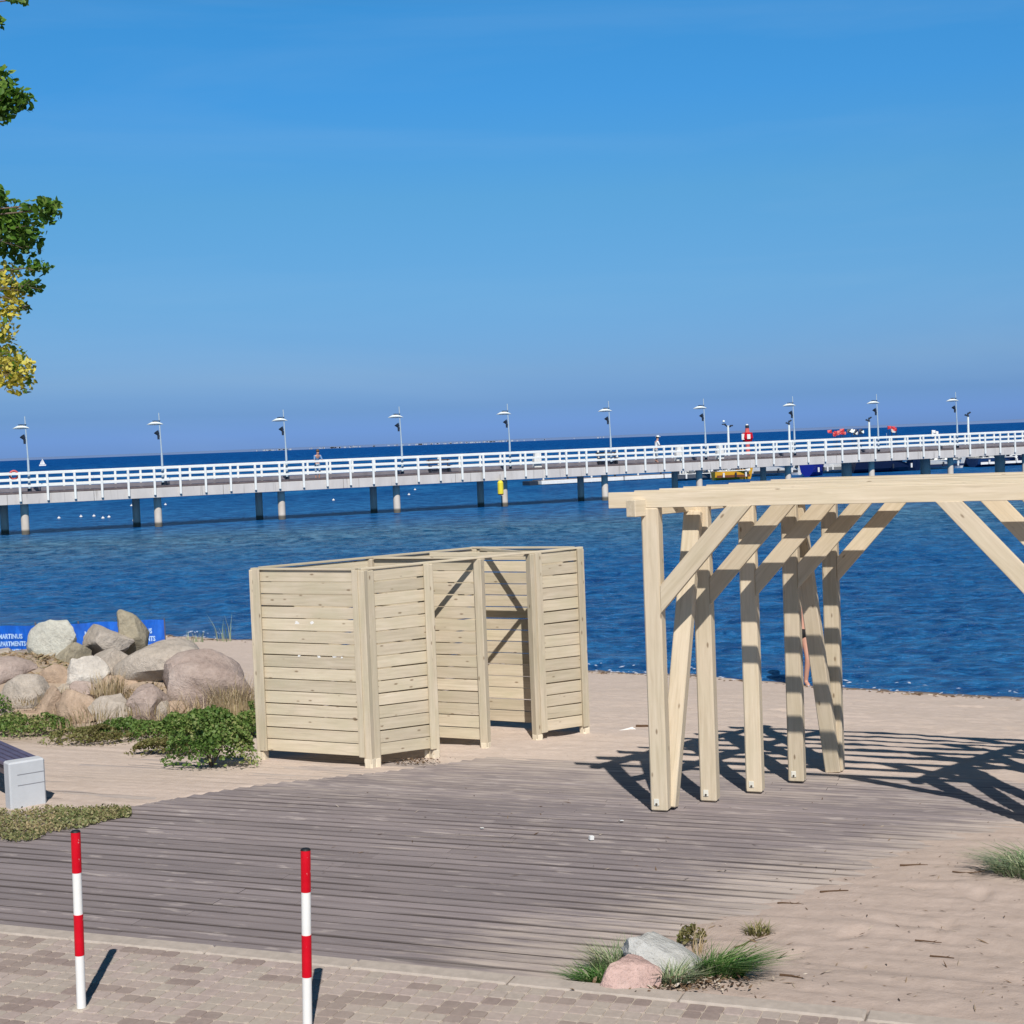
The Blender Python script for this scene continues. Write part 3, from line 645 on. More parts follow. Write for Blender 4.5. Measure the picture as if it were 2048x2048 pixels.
# ------------------------------------------------------------------ striped bollards
def bollard(loc, top, label, h=.99):
    t = thing('bollard', label, 'bollard', loc, 0, 'red and white striped bollards on the pavers')
    d = (top - Vector(loc)); d.normalize(); L = (top - Vector(loc)).length; r = .0255
    bands = [(0, .30, MWHT, 'white_band'), (.30, .53, MRED, 'red_band'), (.53, .765, MWHT, 'white_band'), (.765, .992, MRED, 'red_band')]
    for a, b, mt, nm in bands:
        bm = bmesh.new(); add_cyl(bm, d * L * a, d * L * b, r if mt is MWHT else r + .001, n=20); me = bm_mesh(bm, True); me.set_sharp_from_angle(angle=.7); link(nm, me, mt, t)
    bm = bmesh.new(); add_cyl(bm, d * L * .992, d * L * 1.0, r + .002, r * .85, n=20); link('cap', bm_mesh(bm), MBLACK, t)
    bm = bmesh.new(); add_cyl(bm, (0, 0, -.005), (0, 0, .004),   .06, .045, n=18); link('mortar_collar', bm_mesh(bm), MJOINT, t)
    return t
b1 = onz(163, 2016, ZP); bollard(tuple(b1), aty(151, 1661, b1.y), 'red and white striped bollard at the left, standing on the pavers below the grass patch')
b2 = onz(615, 2062, ZP); bollard(tuple(b2), aty(611, 1697, b2.y), 'red and white striped bollard nearer the middle, its foot below the picture edge')
# ------------------------------------------------------------------ bench
bc = hit(60, 1614); be = thing('bench', 'concrete bench with violet grey slats cut by the left picture edge', 'bench', (bc.x, bc.y, bc.z))
BL = 2.0; bd = U3; bn = V3; bh = .42; e0 = hit(22, 1618); e1 = hit(94, 1605)
# end block is the face towards the right of the frame
ed = (e1 - e0); ed.z = 0; wB = ed.length; ed.normalize(); bn = ed; bd = Vector((ed.y, -ed.x, 0))
MB_ = Matrix((bd, bn, Vector((0, 0, 1)))).transposed()
mid = (e0 + e1) / 2; zg = bc.z - .03
def bx_at(name, du, dn, z, l, w, h, mat, bev=.008):
    c = mid - bd * du + bn * dn; return link(name, box_me(l, w, h, bev, mat), None, be, (c.x - be.location.x, c.y - be.location.y, z - be.location.z), MB_)
for du in (.08, BL - .08):
    eb = bx_at('end_block', du, 0, zg + (bh + .03) / 2, .16, wB, bh + .03, MBENCH, .015)
bx_at('seat_base', BL / 2, 0, zg + bh - .075, BL - .32, wB * .8, .09, MDKWD)
for i in range(5):
    bx_at('slat', BL / 2, -wB * .40 + i * wB * .2, zg + bh + .000, BL - .33, wB * .155, .04, MSLAT, .006)
for z_ in (.30, .20):
    c = mid - bd * .0; link('groove', box_me(.006, wB * .74, .006, 0, MBENCHG), None, be, (c.x - be.location.x + bn.x * .03, c.y - be.location.y + bn.y * .03, zg + z_ + .03 - be.location.z), MB_)
# ------------------------------------------------------------------ boulders
def rockmat(name, a, b, c, sp=.3):
    m = NT(name); v = shifted(m, 11); n = m.noise(v, 2.2, 6, .62, .4); n2 = m.noise(v, 14, 5, .7); n3 = m.noise(v, 60, 3)
    col = m.ramp(n, [(.3, a), (.55, b), (.75, c)]); col = m.mix(.35, col, m.ramp(n2, [(.3, tuple(x * .55 for x in b)), (.5, b), (.72, tuple(min(1, x * 1.45) for x in b))]))
    col = m.mix(m.math('MULTIPLY', m.ramp(n3, [(.6, (0, 0, 0)), (.66, (1, 1, 1))]), .3), col, tuple(x * .4 for x in a))
    h = m.math('ADD', n, m.math('ADD', m.math('MULTIPLY', n2, .5), m.math('MULTIPLY', n3, .12))); return m.done(col, .92, m.bump(h, .9, .06), .12)
RM = {'pale': rockmat('pale_limestone', (0.452, 0.423, 0.364), (0.516, 0.516, 0.462), (0.520, 0.520, 0.520)), 'grey': rockmat('grey_granite', (0.320, 0.282, 0.243), (0.435, 0.384, 0.333), (0.538, 0.486, 0.435)), 'olive': rockmat('olive_granite', (0.243, 0.218, 0.166), (0.346, 0.307, 0.230), (0.435, 0.397, 0.320)),
      'pink': rockmat('reddish_granite', (0.276, 0.210, 0.186), (0.401, 0.325, 0.291), (0.519, 0.451, 0.413)), 'light': rockmat('light_grey_granite', (0.461, 0.422, 0.384), (0.589, 0.550, 0.499), (0.720, 0.720, 0.704)), 'tan': rockmat('tan_sandstone', (0.322, 0.234, 0.171), (0.426, 0.322, 0.243), (0.512, 0.410, 0.322)),
      'rose': rockmat('rose_granite', (0.428, 0.286, 0.255), (0.535, 0.378, 0.338), (0.595, 0.483, 0.435)), 'white': rockmat('lichen_grey_granite', (0.326, 0.326, 0.307), (0.455, 0.455, 0.435), (0.556, 0.556, 0.556))}
def rock_mesh(sx, sy, sz, seed, cuts=13, sub=4, rough=.06):
    rr = random.Random(seed); bm = bmesh.new(); bmesh.ops.create_icosphere(bm, subdivisions=sub, radius=1)
    pl = []
    for i in range(cuts):
        n = Vector((rr.gauss(0, 1), rr.gauss(0, 1), rr.gauss(0, .8))).normalized(); pl.append((n, rr.uniform(.48, .80) if cuts > 8 else rr.uniform(.74, .93)))
    ox, oy = rr.uniform(0, 90), rr.uniform(0, 90)
    for v in bm.verts:
        p = v.co.copy()
        for n, d in pl:
            t = p.dot(n)
            if t > d: p -= n * (t - d) * .93
        nn = float(fbm(np.array([p.x * 1.3 + p.z * .7 + ox]), np.array([p.y * 1.3 + p.z * 1.1 + oy]), seed % 7, 4)[0]) - .5
        n2_ = float(fbm(np.array([p.x * 4.3 + p.z * 3.1 + ox]), np.array([p.y * 4.3 + p.z * 3.7 + oy]), seed % 5, 3)[0]) - .5; p *= 1 + nn * rough * 5 + n2_ * .10; v.co = Vector((p.x * sx, p.y * sy, p.z * sz))
    me = bm_mesh(bm, True); me.set_sharp_from_angle(angle=.5); return me
def rock(px0, px1, py0, py1, Y, mat, label, seed, tilt=0, depth=.75, cuts=13, cat='boulder', group='boulders heaped on the beach'):
    c = aty((px0 + px1) / 2, (py0 + py1) / 2, Y); k = Y / 3000; w = (px1 - px0) * k / 2 * 1.42; h = (py1 - py0) * k / 2 * 1.48
    o = link('boulder', rock_mesh(w, w * depth, h, seed, cuts), RM[mat], None, c, (0, tilt, 0)); return tag(o, label, cat, group)
RK = [(65, 155, 1252, 1334, 20.9, 'pale', 'cream white angular boulder on top of the heap in front of the blue banner', 3, 0, .8),
      (108, 185, 1286, 1340, 20.6, 'olive', 'dark wedge shaped stone between the white and brown top boulders', 5, -.5, .8),
      (170, 256, 1256, 1316, 21.0, 'grey', 'brownish grey flat topped boulder just left of the tall upright one', 8, .15, .8),
      (234, 296, 1232, 1310, 21.2, 'olive', 'tall rounded olive grey boulder highest on the heap', 13, -.35, .8),
      (240, 408, 1284, 1374, 20.1, 'grey', 'wide pale grey slab like boulder right under the tall one', 21, -.1, .9),
      (300, 420, 1290, 1350, 20.9, 'grey', 'grey boulder behind the slab reaching right to the sand', 22, .15, .9),
      (322, 490, 1312, 1436, 19.6, 'pink', 'biggest rounded reddish boulder at the right end of the heap', 35, .12, .85),
      (126, 206, 1326, 1398, 19.8, 'light', 'light grey cracked boulder in the middle left of the heap', 41, .1, .8),
      (164, 258, 1308, 1378, 20.2, 'grey', 'sloping grey boulder between the white one and the slab', 47, .2, .9),
      (4, 100, 1356, 1432, 19.3, 'grey', 'smooth slate grey boulder low at the left', 52, -.2, .8),
      (-40, 66, 1326, 1376, 20.0, 'pink', 'dull brown low boulder behind the slate grey one', 58, .1, .9),
      (60, 104, 1330, 1370, 20.2, 'grey', 'small brown grey stone tucked under the white boulder', 61, 0, .9),
      (82, 142, 1332, 1390, 19.9, 'tan', 'small orange tan stone left of the light cracked boulder', 63, .2, .9),
      (205, 240, 1362, 1402, 19.5, 'tan', 'small rounded buff stone amid dry grass mid heap', 66, 0, .9),
      (222, 312, 1354, 1412, 19.8, 'tan', 'brown stone half sunk in dry grass mid heap', 68, .1, .9),
      (252, 346, 1370, 1446, 18.9, 'pink', 'brown flat faced stone left of the biggest reddish boulder', 71, .25, .8),
      (68, 140, 1384, 1456, 19.0, 'tan', 'rust brown sloping stone at the lower left', 75, -.45, .8),
      (124, 204, 1388, 1456, 18.9, 'tan', 'weathered beige stone at the foot of the heap', 79, .1, .9),
      (188, 268, 1386, 1462, 18.8, 'grey', 'beige grey stone with dead stalks at the foot of the heap', 84, 0, .9)]
RK += [(255, 330, 1340, 1384, 20.0, 'light', 'pale grey stone filling the gap below the slab', 121, .1, .9), (140, 190, 1372, 1412, 19.4, 'pink', 'greyish brown stone right below the light cracked boulder', 123, .1, .9), (100, 150, 1372, 1404, 19.6, 'grey', 'small grey stone between the slate boulder and the light one', 125, -.1, .9), (296, 338, 1400, 1446, 18.8, 'grey', 'grey stone wedged between brown stone and biggest boulder', 127, .2, .9), (40, 92, 1418, 1458, 18.9, 'tan', 'buff stone just under the slate grey boulder', 129, -.1, .9), (196, 232, 1340, 1374, 20.1, 'olive', 'small olive stone right of the light cracked boulder', 131, .1, .9),
(-30, 40, 1300, 1345, 20.6, 'grey', 'grey stone half hidden by the pale plant at the left edge', 101, .1, .9),
       (330, 372, 1400, 1440, 18.9, 'tan', 'small brown stone against the foot of the biggest reddish boulder', 103, .2, .9),
       (-20, 24, 1400, 1440, 19.0, 'pink', 'brown stone at the left edge below the slate grey boulder', 107, .2, .9),
       (200, 236, 1300, 1330, 20.9, 'olive', 'small dark stone wedged under the brownish flat topped boulder', 109, .2, .9)]
for (a, b, c, d, Y, mt, lb, sd_, tl, dp) in RK:
    rnd_ = ('biggest' in lb or 'slab like' in lb or 'slate grey boulder low' in lb) and 'left of' not in lb
    if rnd_: e_ = .105; a, b, c, d = a + (b - a) * e_, b - (b - a) * e_, c + (d - c) * e_, d - (d - c) * e_
    rock(a, b, c, d, Y, mt, lb, sd_, tl, dp, 7 if rnd_ else 13)
def rock_g(px0, px1, py0, py1, mat, label, seed, tilt, depth=.8, cuts=9):
    xm, ym = (px0 + px1) / 2, (py0 + py1) / 2; px0, px1, py0, py1 = xm + (px0 - xm) * .95, xm + (px1 - xm) * .95, ym + (py0 - ym) * .95, ym + (py1 - ym) * .95
    g = hit((px0 + px1) / 2, py1 - 6, lambda x, y: 0.05); o = rock(px0, px1, py0, py1 + 8, g.y + (px1 - px0) * g.y / 3000 * .35, mat, label, seed, tilt, depth, cuts, group='pair of stones by the kerb'); return o
rock_g(1250, 1438, 1903, 1963, 'white', 'lichen white elongated stone in the grass behind the kerb', 92, .62, .75, 8)
rock_g(1214, 1326, 1926, 2010, 'rose', 'smaller pink granite stone leaning against the kerb', 96, .3, .8, 12)
# ------------------------------------------------------------------ foliage builders
def blades(name, cx, cy, cz, n, rad, hgt, mat, lean=.6, w=.006, bias=(0, 0), zf=None, aspect=1.0, parent=None, spread=None):
    vs = []; fs = []; tn = []
    for i in range(n):
        a = random.uniform(0, 6.283); r = rad * math.sqrt(random.random()); bx, by = cx + math.cos(a) * r, cy + math.sin(a) * r * aspect; bz = zf(bx, by) if zf else cz
        h = hgt * random.uniform(.45, 1.15); la = a + random.gauss(0, .6); le = lean * random.uniform(.3, 1.3) * h; dx, dy = math.cos(la) * le + bias[0] * h, math.sin(la) * le + bias[1] * h
        ww = w * random.uniform(.6, 1.4); px_, py_ = -math.sin(la) * ww, math.cos(la) * ww; b = len(vs); t = random.random()
        for s in (0, .5, 1):
            x, y, z = bx + dx * s * s, by + dy * s * s, bz - .01 + h * (s - .28 * s * s * min(1.6, lean + abs(bias[0])))
            k = 1 - s * .95; vs += [(x - px_ * k, y - py_ * k, z), (x + px_ * k, y + py_ * k, z)]
        fs += [(b, b + 1, b + 3, b + 2), (b + 2, b + 3, b + 5, b + 4)]; tn += [t] * 2
    return link(name, tints(mesh_from(vs, fs), tn), mat, parent)
def leaves_mesh(pts, size, clump=False):
    vs = []; fs = []; tn = []
    for (p, t) in pts:
        s = size * random.uniform(.6, 1.3); n = Vector((random.gauss(0, 1), random.gauss(0, 1), random.gauss(.5, 1))).normalized(); x = n.orthogonal().normalized(); x = Matrix.Rotation(random.uniform(0, 6.28), 3, n) @ x; y = n.cross(x); b = len(vs); p = Vector(p)
        vs += [p - x * s, p + y * s * .55 - x * s * .2, p + x * s * .35 + y * s * .62, p + x * s + n * s * .15, p + x * s * .35 - y * s * .62, p - y * s * .55 - x * s * .2]
        fs += [(b, b + 1, b + 2, b + 3), (b, b + 3, b + 4, b + 5)]; tn += [min(1, max(0, t + random.gauss(0, .18)))] * 2
    return tints(mesh_from(vs, fs), tn)
def shrub(label, cx, cy, rx, ry, h, n, mat, size=.022, name='shrub', cat='shrub', group=None, seed=0, stems=True):
    z0 = G(cx, cy); t = thing(name, label, cat, (cx, cy, z0), 0, group); pts = []
    while len(pts) < n:
        a = random.uniform(0, 6.283); r = math.sqrt(random.random()) * (1.0 if random.random() < .8 else random.uniform(1, 1.28)); x = rx * r * math.cos(a); y = ry * r * math.sin(a)
        top = h * math.sqrt(max(.02, 1 - (r / 1.12) ** 2.4)) * (.55 + .75 * float(fbm(np.array([(cx + x) * 3.2]), np.array([(cy + y) * 3.2]), seed, 3)[0]))
        z = top * (1 - abs(random.gauss(0, .28))); 
        if z < 0: continue
        gz = G(cx + x, cy + y) - z0
        if float(fbm(np.array([(cx + x) * 5]), np.array([(cy + y) * 5 + z * 6]), seed + 3, 2)[0]) < .36 and z > top * .45: continue
        cl = float(fbm(np.array([(cx + x) * 2.1 + 7]), np.array([(cy + y) * 2.1 + z * 2]), seed + 5, 2)[0]); pts.append(((x, y, z + gz), cl))
    link('foliage', leaves_mesh(pts, size), mat, t)
    if stems:
        bm = bmesh.new()
        for i in range(14):
            a = random.uniform(0, 6.28); q = random.uniform(.2, .8); add_cyl(bm, (0, 0, -.02), (rx * q * math.cos(a), ry * q * math.sin(a), h * .55), .006, .003, 5, False)
        link('stem', bm_mesh(bm), MBARK, t)
    return t
def gp(px, py): return hit(px, py)
# shrubs below the boulders
q = gp(446, 1540); shrub('dark green bush leaning on the left end of the changing screen', q.x - .17, q.y + .26, .44, .28, .60, 6500, MSHR, .021, seed=2)
q = gp(392, 1480); shrub('mid green leafy bush in front of the biggest reddish boulder', q.x + .04, q.y + .22, .50, .32, .36, 4800, MSHR, .021, seed=9)
q = gp(505, 1490); shrub('low green bush squeezed beside the screen post', q.x - .05, q.y + .5, .24, .30, .50, 1900, MSHR, .021, seed=14)
q = gp(275, 1480); shrub('straggling green plant at the foot of the middle stones', q.x, q.y + .22, .60, .32, .24, 3000, MSHR, .018, seed=11, name='low_plant', cat='plant')
q = gp(340, 1512); shrub('reddish brown and olive scrub between the two green bushes', q.x, q.y + .20, .46, .26, .22, 2200, MSHR2, .017, seed=17, name='low_plant', cat='plant')
q = gp(170, 1490); shrub('olive brown scrub spilling on the boards left of the green plant', q.x, q.y + .2, .50, .28, .20, 2400, MSHR2, .016, seed=19, name='low_plant', cat='plant')
q = gp(45, 1476); shrub('green leafy plant below the slate grey boulder', q.x, q.y + .28, .50, .30, .26, 2600, MSHR, .018, seed=23, name='low_plant', cat='plant')
q = gp(-40, 1470); shrub('green plant at the left picture edge', q.x - .2, q.y + .3, .5, .4, .5, 1500, MSHR, .018, seed=26, name='low_plant', cat='plant')
c = aty(30, 1345, 20.4); t = shrub('pale variegated plant growing beside the white boulder', c.x - .12, c.y, .62, .4, .42, 2000, MSHR2, .018, seed=29, name='low_plant', cat='plant'); t.location.z = c.z - .22
# brown soil and litter over the heap, bits of dead plant between the stones
pts = []; rrs = random.Random(12)
while len(pts) < 9000:
    x = rrs.uniform(-9.6, -3.2); y = rrs.uniform(17.2, 21.4); mm = float(mound(x, y))
    if mm < .06 + .10 * rrs.random(): continue
    if float(fbm(np.array([x * 2.2]), np.array([y * 2.2]), 6, 3)[0]) < .40: continue
    pts.append((x, y, G(x, y)))
scraps('plant_litter', pts, .030, MLIT, .45, 3)
for (px, py, Y, n, r, h, lb) in ((250, 1385, 19.5, 240, .55, .18, 'dry straw grass filling the middle of the heap'), (150, 1440, 18.6, 220, .55, .20, 'straw grass along the foot of the left stones'), (60, 1400, 19.2, 120, .4, .15, 'straw tufts round the slate grey boulder'), (330, 1455, 18.4, 220, .5, .26, 'straw grass under the biggest reddish boulder')):
    c = aty(px, py, Y); g = G(c.x, c.y); o = blades('dry_grass', 0, 0, 0, n, r, h, MDRY, .7, .007); o.location = (c.x, c.y, max(g, min(c.z, g + .25))); tag(o, lb, 'dry grass')
# dry grass among the stones
for (px, py, Y, n, r, h, lb) in ((470, 1440, 19.0, 520, .28, .62, 'tall dry straw grass behind the screen\'s left post'), (300, 1420, 18.9, 150, .45, .26, 'bleached dry grass in front of the brown stones'), (200, 1430, 18.6, 160, .40, .24, 'dead grass stalks at the foot of the heap'),
                                 (215, 1385, 19.2, 200, .22, .30, 'dry grass tuft under the slab boulder'), (400, 1440, 18.7, 150, .4, .40, 'pale dead stems before the reddish boulder'), (110, 1400, 19.2, 160, .25, .2, 'rusty dry grass beside the orange stone')):
    c = aty(px, py, Y); g = G(c.x, c.y); c.z = max(min(c.z, g + .5), g)
    o = blades('dry_grass', 0, 0, 0, n, r, h, MDRY, .45, .005); o.location = c; tag(o, lb, 'dry grass')
for (px, py) in ((448, 1285), (400, 1286), (380, 1290)):
    c = hit(px, py); o = blades('dry_stalks', 0, 0, 0, 14, .15, .62 if px == 448 else .3, MGRS2, .3, .012); o.location = c; tag(o, {448: 'tallest pale stalk against the water left of the screen', 400: 'short pale stalks in the sand by the water', 380: 'short stalks in the sand right of the blue banner'}[px], 'stalks')
# grass patch by the bench
pts = []
for i in range(6500):
    px = random.uniform(-60, 262); yc = 1612 + 2 * math.sin(px * .05) + max(0, (px - 150)) * .03; h0 = 34 * (1 - max(0, px - 60) / 235) ** .8 if px < 290 else 0; py = yc + random.uniform(0, 1) * max(3, h0 * 1.75) + (6 if px < 90 else 0)
    r = ray(px, py); p = Vector((0, 0, CAMH)) + r * ((0.02 - CAMH) / r.z); z = float(G0(p.x, p.y)); z += abs(random.gauss(0, .018)) + .008
    pts.append(((p.x, p.y, z), .35 * (px < 110) * random.random() + float(fbm(np.array([p.x * 3]), np.array([p.y * 3]), 3)[0]) * .8))
gpth = bpy.data.objects.new('grass_patch', leaves_mesh(pts, .0135)); C.objects.link(gpth); MSHR3 = leafmat('patch_leaf', [(.13, .17, .06), (.20, .22, .09), (.30, .26, .13), (.40, .31, .18)], .2); gpth.data.materials.append(MSHR3); gpth['kind'] = 'stuff'
# grasses round the two stones, small tuft, right edge clump
gz = lambda x, y: ZS(x, y)
def tuft(name, px, py, n, rad, h, mat, lean, bias, label, w=.005, aspect=.7):
    g = hit(px, py, lambda x, y: 0.03); z0 = ZS(g.x, g.y); o = blades(name, 0, 0, 0, n, rad, h, mat, lean, w, bias, zf=lambda x, y: ZS(g.x + x, g.y + y) - z0, aspect=aspect); o.location = (g.x, g.y, z0); return tag(o, label, 'grass tuft')
tuft('grass_tuft', 1438, 1972, 950, .13, .24, MGRS, .8, (.65, -.15), 'bright green grass tuft flopping right of the white stone')
tuft('grass_tuft', 1192, 1978, 460, .10, .17, MGRS, .8, (-.4, -.1), 'green grass tuft left of the pink stone')
tuft('grass_tuft', 1228, 1935, 300, .12, .20, MGRS2, .7, (-.3, .1), 'wispy grass behind the pink stone')
tuft('grass_tuft', 1350, 1990, 300, .10, .17, MGRS2, .8, (.3, -.2), 'brownish grass between the pink and the white stone')
tuft('grass_tuft', 1395, 1905, 24, .06, .22, MDRY, .5, (.3, .2), 'thin dry stalks behind the white stone', .003)
tuft('grass_tuft', 1515, 1862, 160, .075, .09, MSHR2, .9, (0, 0), 'small dark weed tuft alone on the sandy boards')
tuft('grass_tuft', 2066, 1742, 620, .27, .22, MGRS2, .9, (-.5, 0), 'pale green dune grass clump at the right picture edge', .006)
g = hit(1385, 1895, lambda x, y: 0); shrub('small leafy weed just behind the white stone', g.x, g.y, .09, .07, .14, 260, MSHR2, .014, seed=33, name='low_plant', cat='plant', stems=False)
g = hit(1370, 2010, lambda x, y: 0); scraps('leaf_litter', [(g.x + random.gauss(0, .22), g.y + random.gauss(.02, .07), ZS(g.x, g.y) + random.uniform(0, .03)) for i in range(420)], .014, MDEB, .4)
# debris on sand
pts = []
for i in range(400):
    px = random.uniform(1150, 2080); py = random.uniform(1700, 2048)
    if (px - 1150) * .35 + (py - 1700) < 60: continue
    if random.random() > .25 + .75 * float(vn(np.array([px / 60]), np.array([py / 30]), 2)[0]) ** 2 * 2: continue
    p = hit(px, py, lambda x, y: 0.02); pts.append((p.x, p.y, ZS(p.x, p.y)))
for i in range(120):
    px = random.uniform(600, 2040); py = random.uniform(1560, 1760); p = onz(px, py, 0); pts.append((p.x, p.y, max(ZS(p.x, p.y), float(G0(p.x, p.y)))))
scraps('beach_debris', pts, .0075, MDEB, .5, 6)
def twig(px, py, L, ang, label, mat=MDEB, r=.006):
    p = hit(px, py, lambda x, y: 0.02); z = max(ZS(p.x, p.y), float(G0(p.x, p.y)) if py < 1700 else -9)
    bm = bmesh.new(); k = 6; prev = Vector((0, 0, .006)); a = ang
    for i in range(k):
        a += random.gauss(0, .25); nx = prev + Vector((math.cos(a), math.sin(a), 0)) * L / k; add_cyl(bm, prev, nx, r * (1 - i / k * .6), r * (1 - (i + 1) / k * .6), 6, True)
        if i == 3: add_cyl(bm, nx, nx + Vector((math.cos(a + .9), math.sin(a + .9), .1)) * L * .2, r * .5, r * .2, 5, True)
        prev = nx
    me = bm_mesh(bm); tints(me, [.25] * len(me.polygons)); o = link('twig', me, mat, None, (p.x, p.y, z)); return tag(o, label, 'twig')
twig(1470, 1900, .32, .7, 'forked dark twig on sand just right of the white stone'); twig(1555, 1803, .18, -.1, 'dark twig between the boards and the small weed tuft'); twig(1640, 1782, .2, .1, 'brown twig lying where the board ends meet the sand', r=.008)
twig(1830, 1885, .16, -.4, 'thin curved twig on open sand at the right'); twig(1860, 1915, .14, -.2, 'short thin twig near the curved one'); twig(1800, 1728, .2, .0, 'dark bark strip below the pergola shadow', r=.009)
twig(1270, 1401, .35, .05, 'dark driftwood clump on the beach left of the front pergola post', r=.02); twig(1905, 1745, .3, -.5, 'brown twig at the foot of the dune grass')
twig(1560, 1972, .14, 0, 'black sliver of wood on sand right of the grassy stones', r=.008); twig(1345, 1985, .6, -.28, 'long dry stem lying along the sand below the white stone', r=.004)
p = hit(1250, 1466); bm = bmesh.new(); add_cyl(bm, (-.11, 0, .015), (-.02, .03, .02), .012, .018, 8); add_cyl(bm, (-.02, .03, .02), (.10, .05, .035), .018, .026, 8); add_cyl(bm, (.10, .05, .035), (.15, .02, .02), .016, .006, 6); tag(link('driftwood', bm_mesh(bm), MHW, None, p), 'bleached white piece of driftwood on sand between screen and pergola', 'driftwood')
p = hit(838, 1527); scraps('weed_scrap', [(p.x + random.gauss(0, .12), p.y + random.gauss(0, .05), p.z + random.uniform(0, .04)) for i in range(160)], .014, MDEB, .3)
for (px, py, lb) in ((1183, 1680, 'larger white paper scrap on the boards'), (964, 1657, 'small white paper scrap on the boards left of the larger one'), (1243, 1642, 'white paper scrap on the boards just before the pergola post')):
    p = onz(px, py, 0); o = link('paper_scrap', box_me(.035, .03, .004 if py != 1680 else .03, .001, MWHT), None, None, (p.x, p.y, .006 + (.012 if py == 1680 else 0)), (.1, .1, random.uniform(0, 3))); tag(o, lb, 'paper scrap')
# ------------------------------------------------------------------ tree at the left
TY = 18.0
tr = thing('tree', 'broadleaf tree reaching in from the left with green and yellow leaf clusters', 'tree', (-10.4, TY, G(-10.4, TY)))
bm = bmesh.new(); prev = Vector((0, 0, -.1)); r0 = .19
trunkpts = [Vector((0, 0, -.1)), Vector((.1, .05, 3.0)), Vector((.05, 0, 6.0)), Vector((.2, .1, 9.4)), Vector((.1, 0, 12.4))]
for i in range(4): add_cyl(bm, trunkpts[i], trunkpts[i + 1], .20 * (1 - i * .2), .20 * (1 - (i + 1) * .2), 12)
link('trunk', bm_mesh(bm, True), MBARK, tr)
BL_ = [(34, 745, 36, 42, 'y', 1), (4, 720, 40, 50, 'y', 1), (18, 580, 40, 52, 'y', 1), (-5, 640, 40, 40, 'y', .7), (40, 470, 48, 52, 'g', 1), (0, 450, 55, 60, 'g', 1), (92, 420, 30, 26, 'g', 1.1), (105, 412, 14, 14, 'g', 1), (75, 535, 26, 16, 'g', 1), (62, 572, 22, 14, 'g', 1), (52, 615, 8, 10, 'g', .9), (0, 385, 14, 12, 'g', .9), (55, 412, 10, 10, 'g', .9),
       (10, 200, 34, 40, 'g', 1), (44, 200, 26, 22, 'g', 1), (0, 228, 22, 20, 'g', 1), (4, 158, 26, 22, 'g', 1), (-2, 42, 8, 12, 'g', 1), (35, 0, 20, 4, 'g', 1), (-230, 100, 90, 90, 'g', .5), (-240, 330, 90, 120, 'g', .5), (-240, 560, 90, 160, 'g', .4), (-200, 720, 70, 60, 'y', .5)]
# crown continues out of frame: clumps all round the trunk
cr_ = random.Random(5); Lg = []; Ly = []; limbs = bmesh.new()
for (px, py, rx, ry, kd, dens) in BL_:
    Yc = TY + cr_.uniform(-.25, .25); c = aty(px, py, Yc) - tr.location; k = Yc / 3000; n = int(rx * ry * (.17 if kd == 'g' else .19) * dens) + 8
    for i in range(n):
        d = Vector((cr_.gauss(0, .5), cr_.gauss(0, .6), cr_.gauss(0, .5)));
        if d.length > 1.15: d *= 1.05 / d.length
        p = c + Vector((d.x * rx * k, d.y * max(rx, 25) * k, d.z * ry * k)); (Lg if (kd == 'g' or cr_.random() < .14) else Ly).append((p, .35 + .25 * cr_.random() + d.z * .25))
    att = Vector((.1, 0, max(2.2, min(12, c.z - .3)))); add_cyl(limbs, att, c - Vector((rx * k * .6, 0, 0)), .03, .008, 6); add_cyl(limbs, c - Vector((rx * k * .6, 0, 0)), c + Vector((rx * k * .5, 0, 0)), .007, .003, 5)
for (px, py, rx, ry, kd, dens) in BL_[:17]:
    c = aty(px, py, TY) - tr.location; k = TY / 3000
    for q in range(5): add_cyl(limbs, c + Vector((-rx * k * .9, 0, cr_.uniform(-.3, .3) * ry * k)), c + Vector((cr_.uniform(-.2, .8) * rx * k, cr_.uniform(-.2, .2), cr_.uniform(-.8, .8) * ry * k)), .005, .002, 5, False)
for i in range(34):
    a = cr_.uniform(0, 6.28); rr = cr_.uniform(.5, 3.4); z = cr_.uniform(4.0, 12.4); c = Vector((math.cos(a) * rr, math.sin(a) * rr * 1.0, z))
    if c.x + tr.location.x > -(c.y + TY) * .3525 - 1.3: continue
    add_cyl(limbs, Vector((.1, 0, z - .6)), c, .03, .01, 5)
    for q in range(120):
        d = Vector((cr_.gauss(0, .28), cr_.gauss(0, .28), cr_.gauss(0, .22))); (Ly if z < 5.4 else Lg).append((c + d, cr_.random()))
link('limb', bm_mesh(limbs), MBARK, tr); link('crown', leaves_mesh(Lg, .045), MLG, tr); o = link('yellow_crown', leaves_mesh(Ly, .038), MLY, tr); o['label'] = 'yellowing lower leaf clusters'
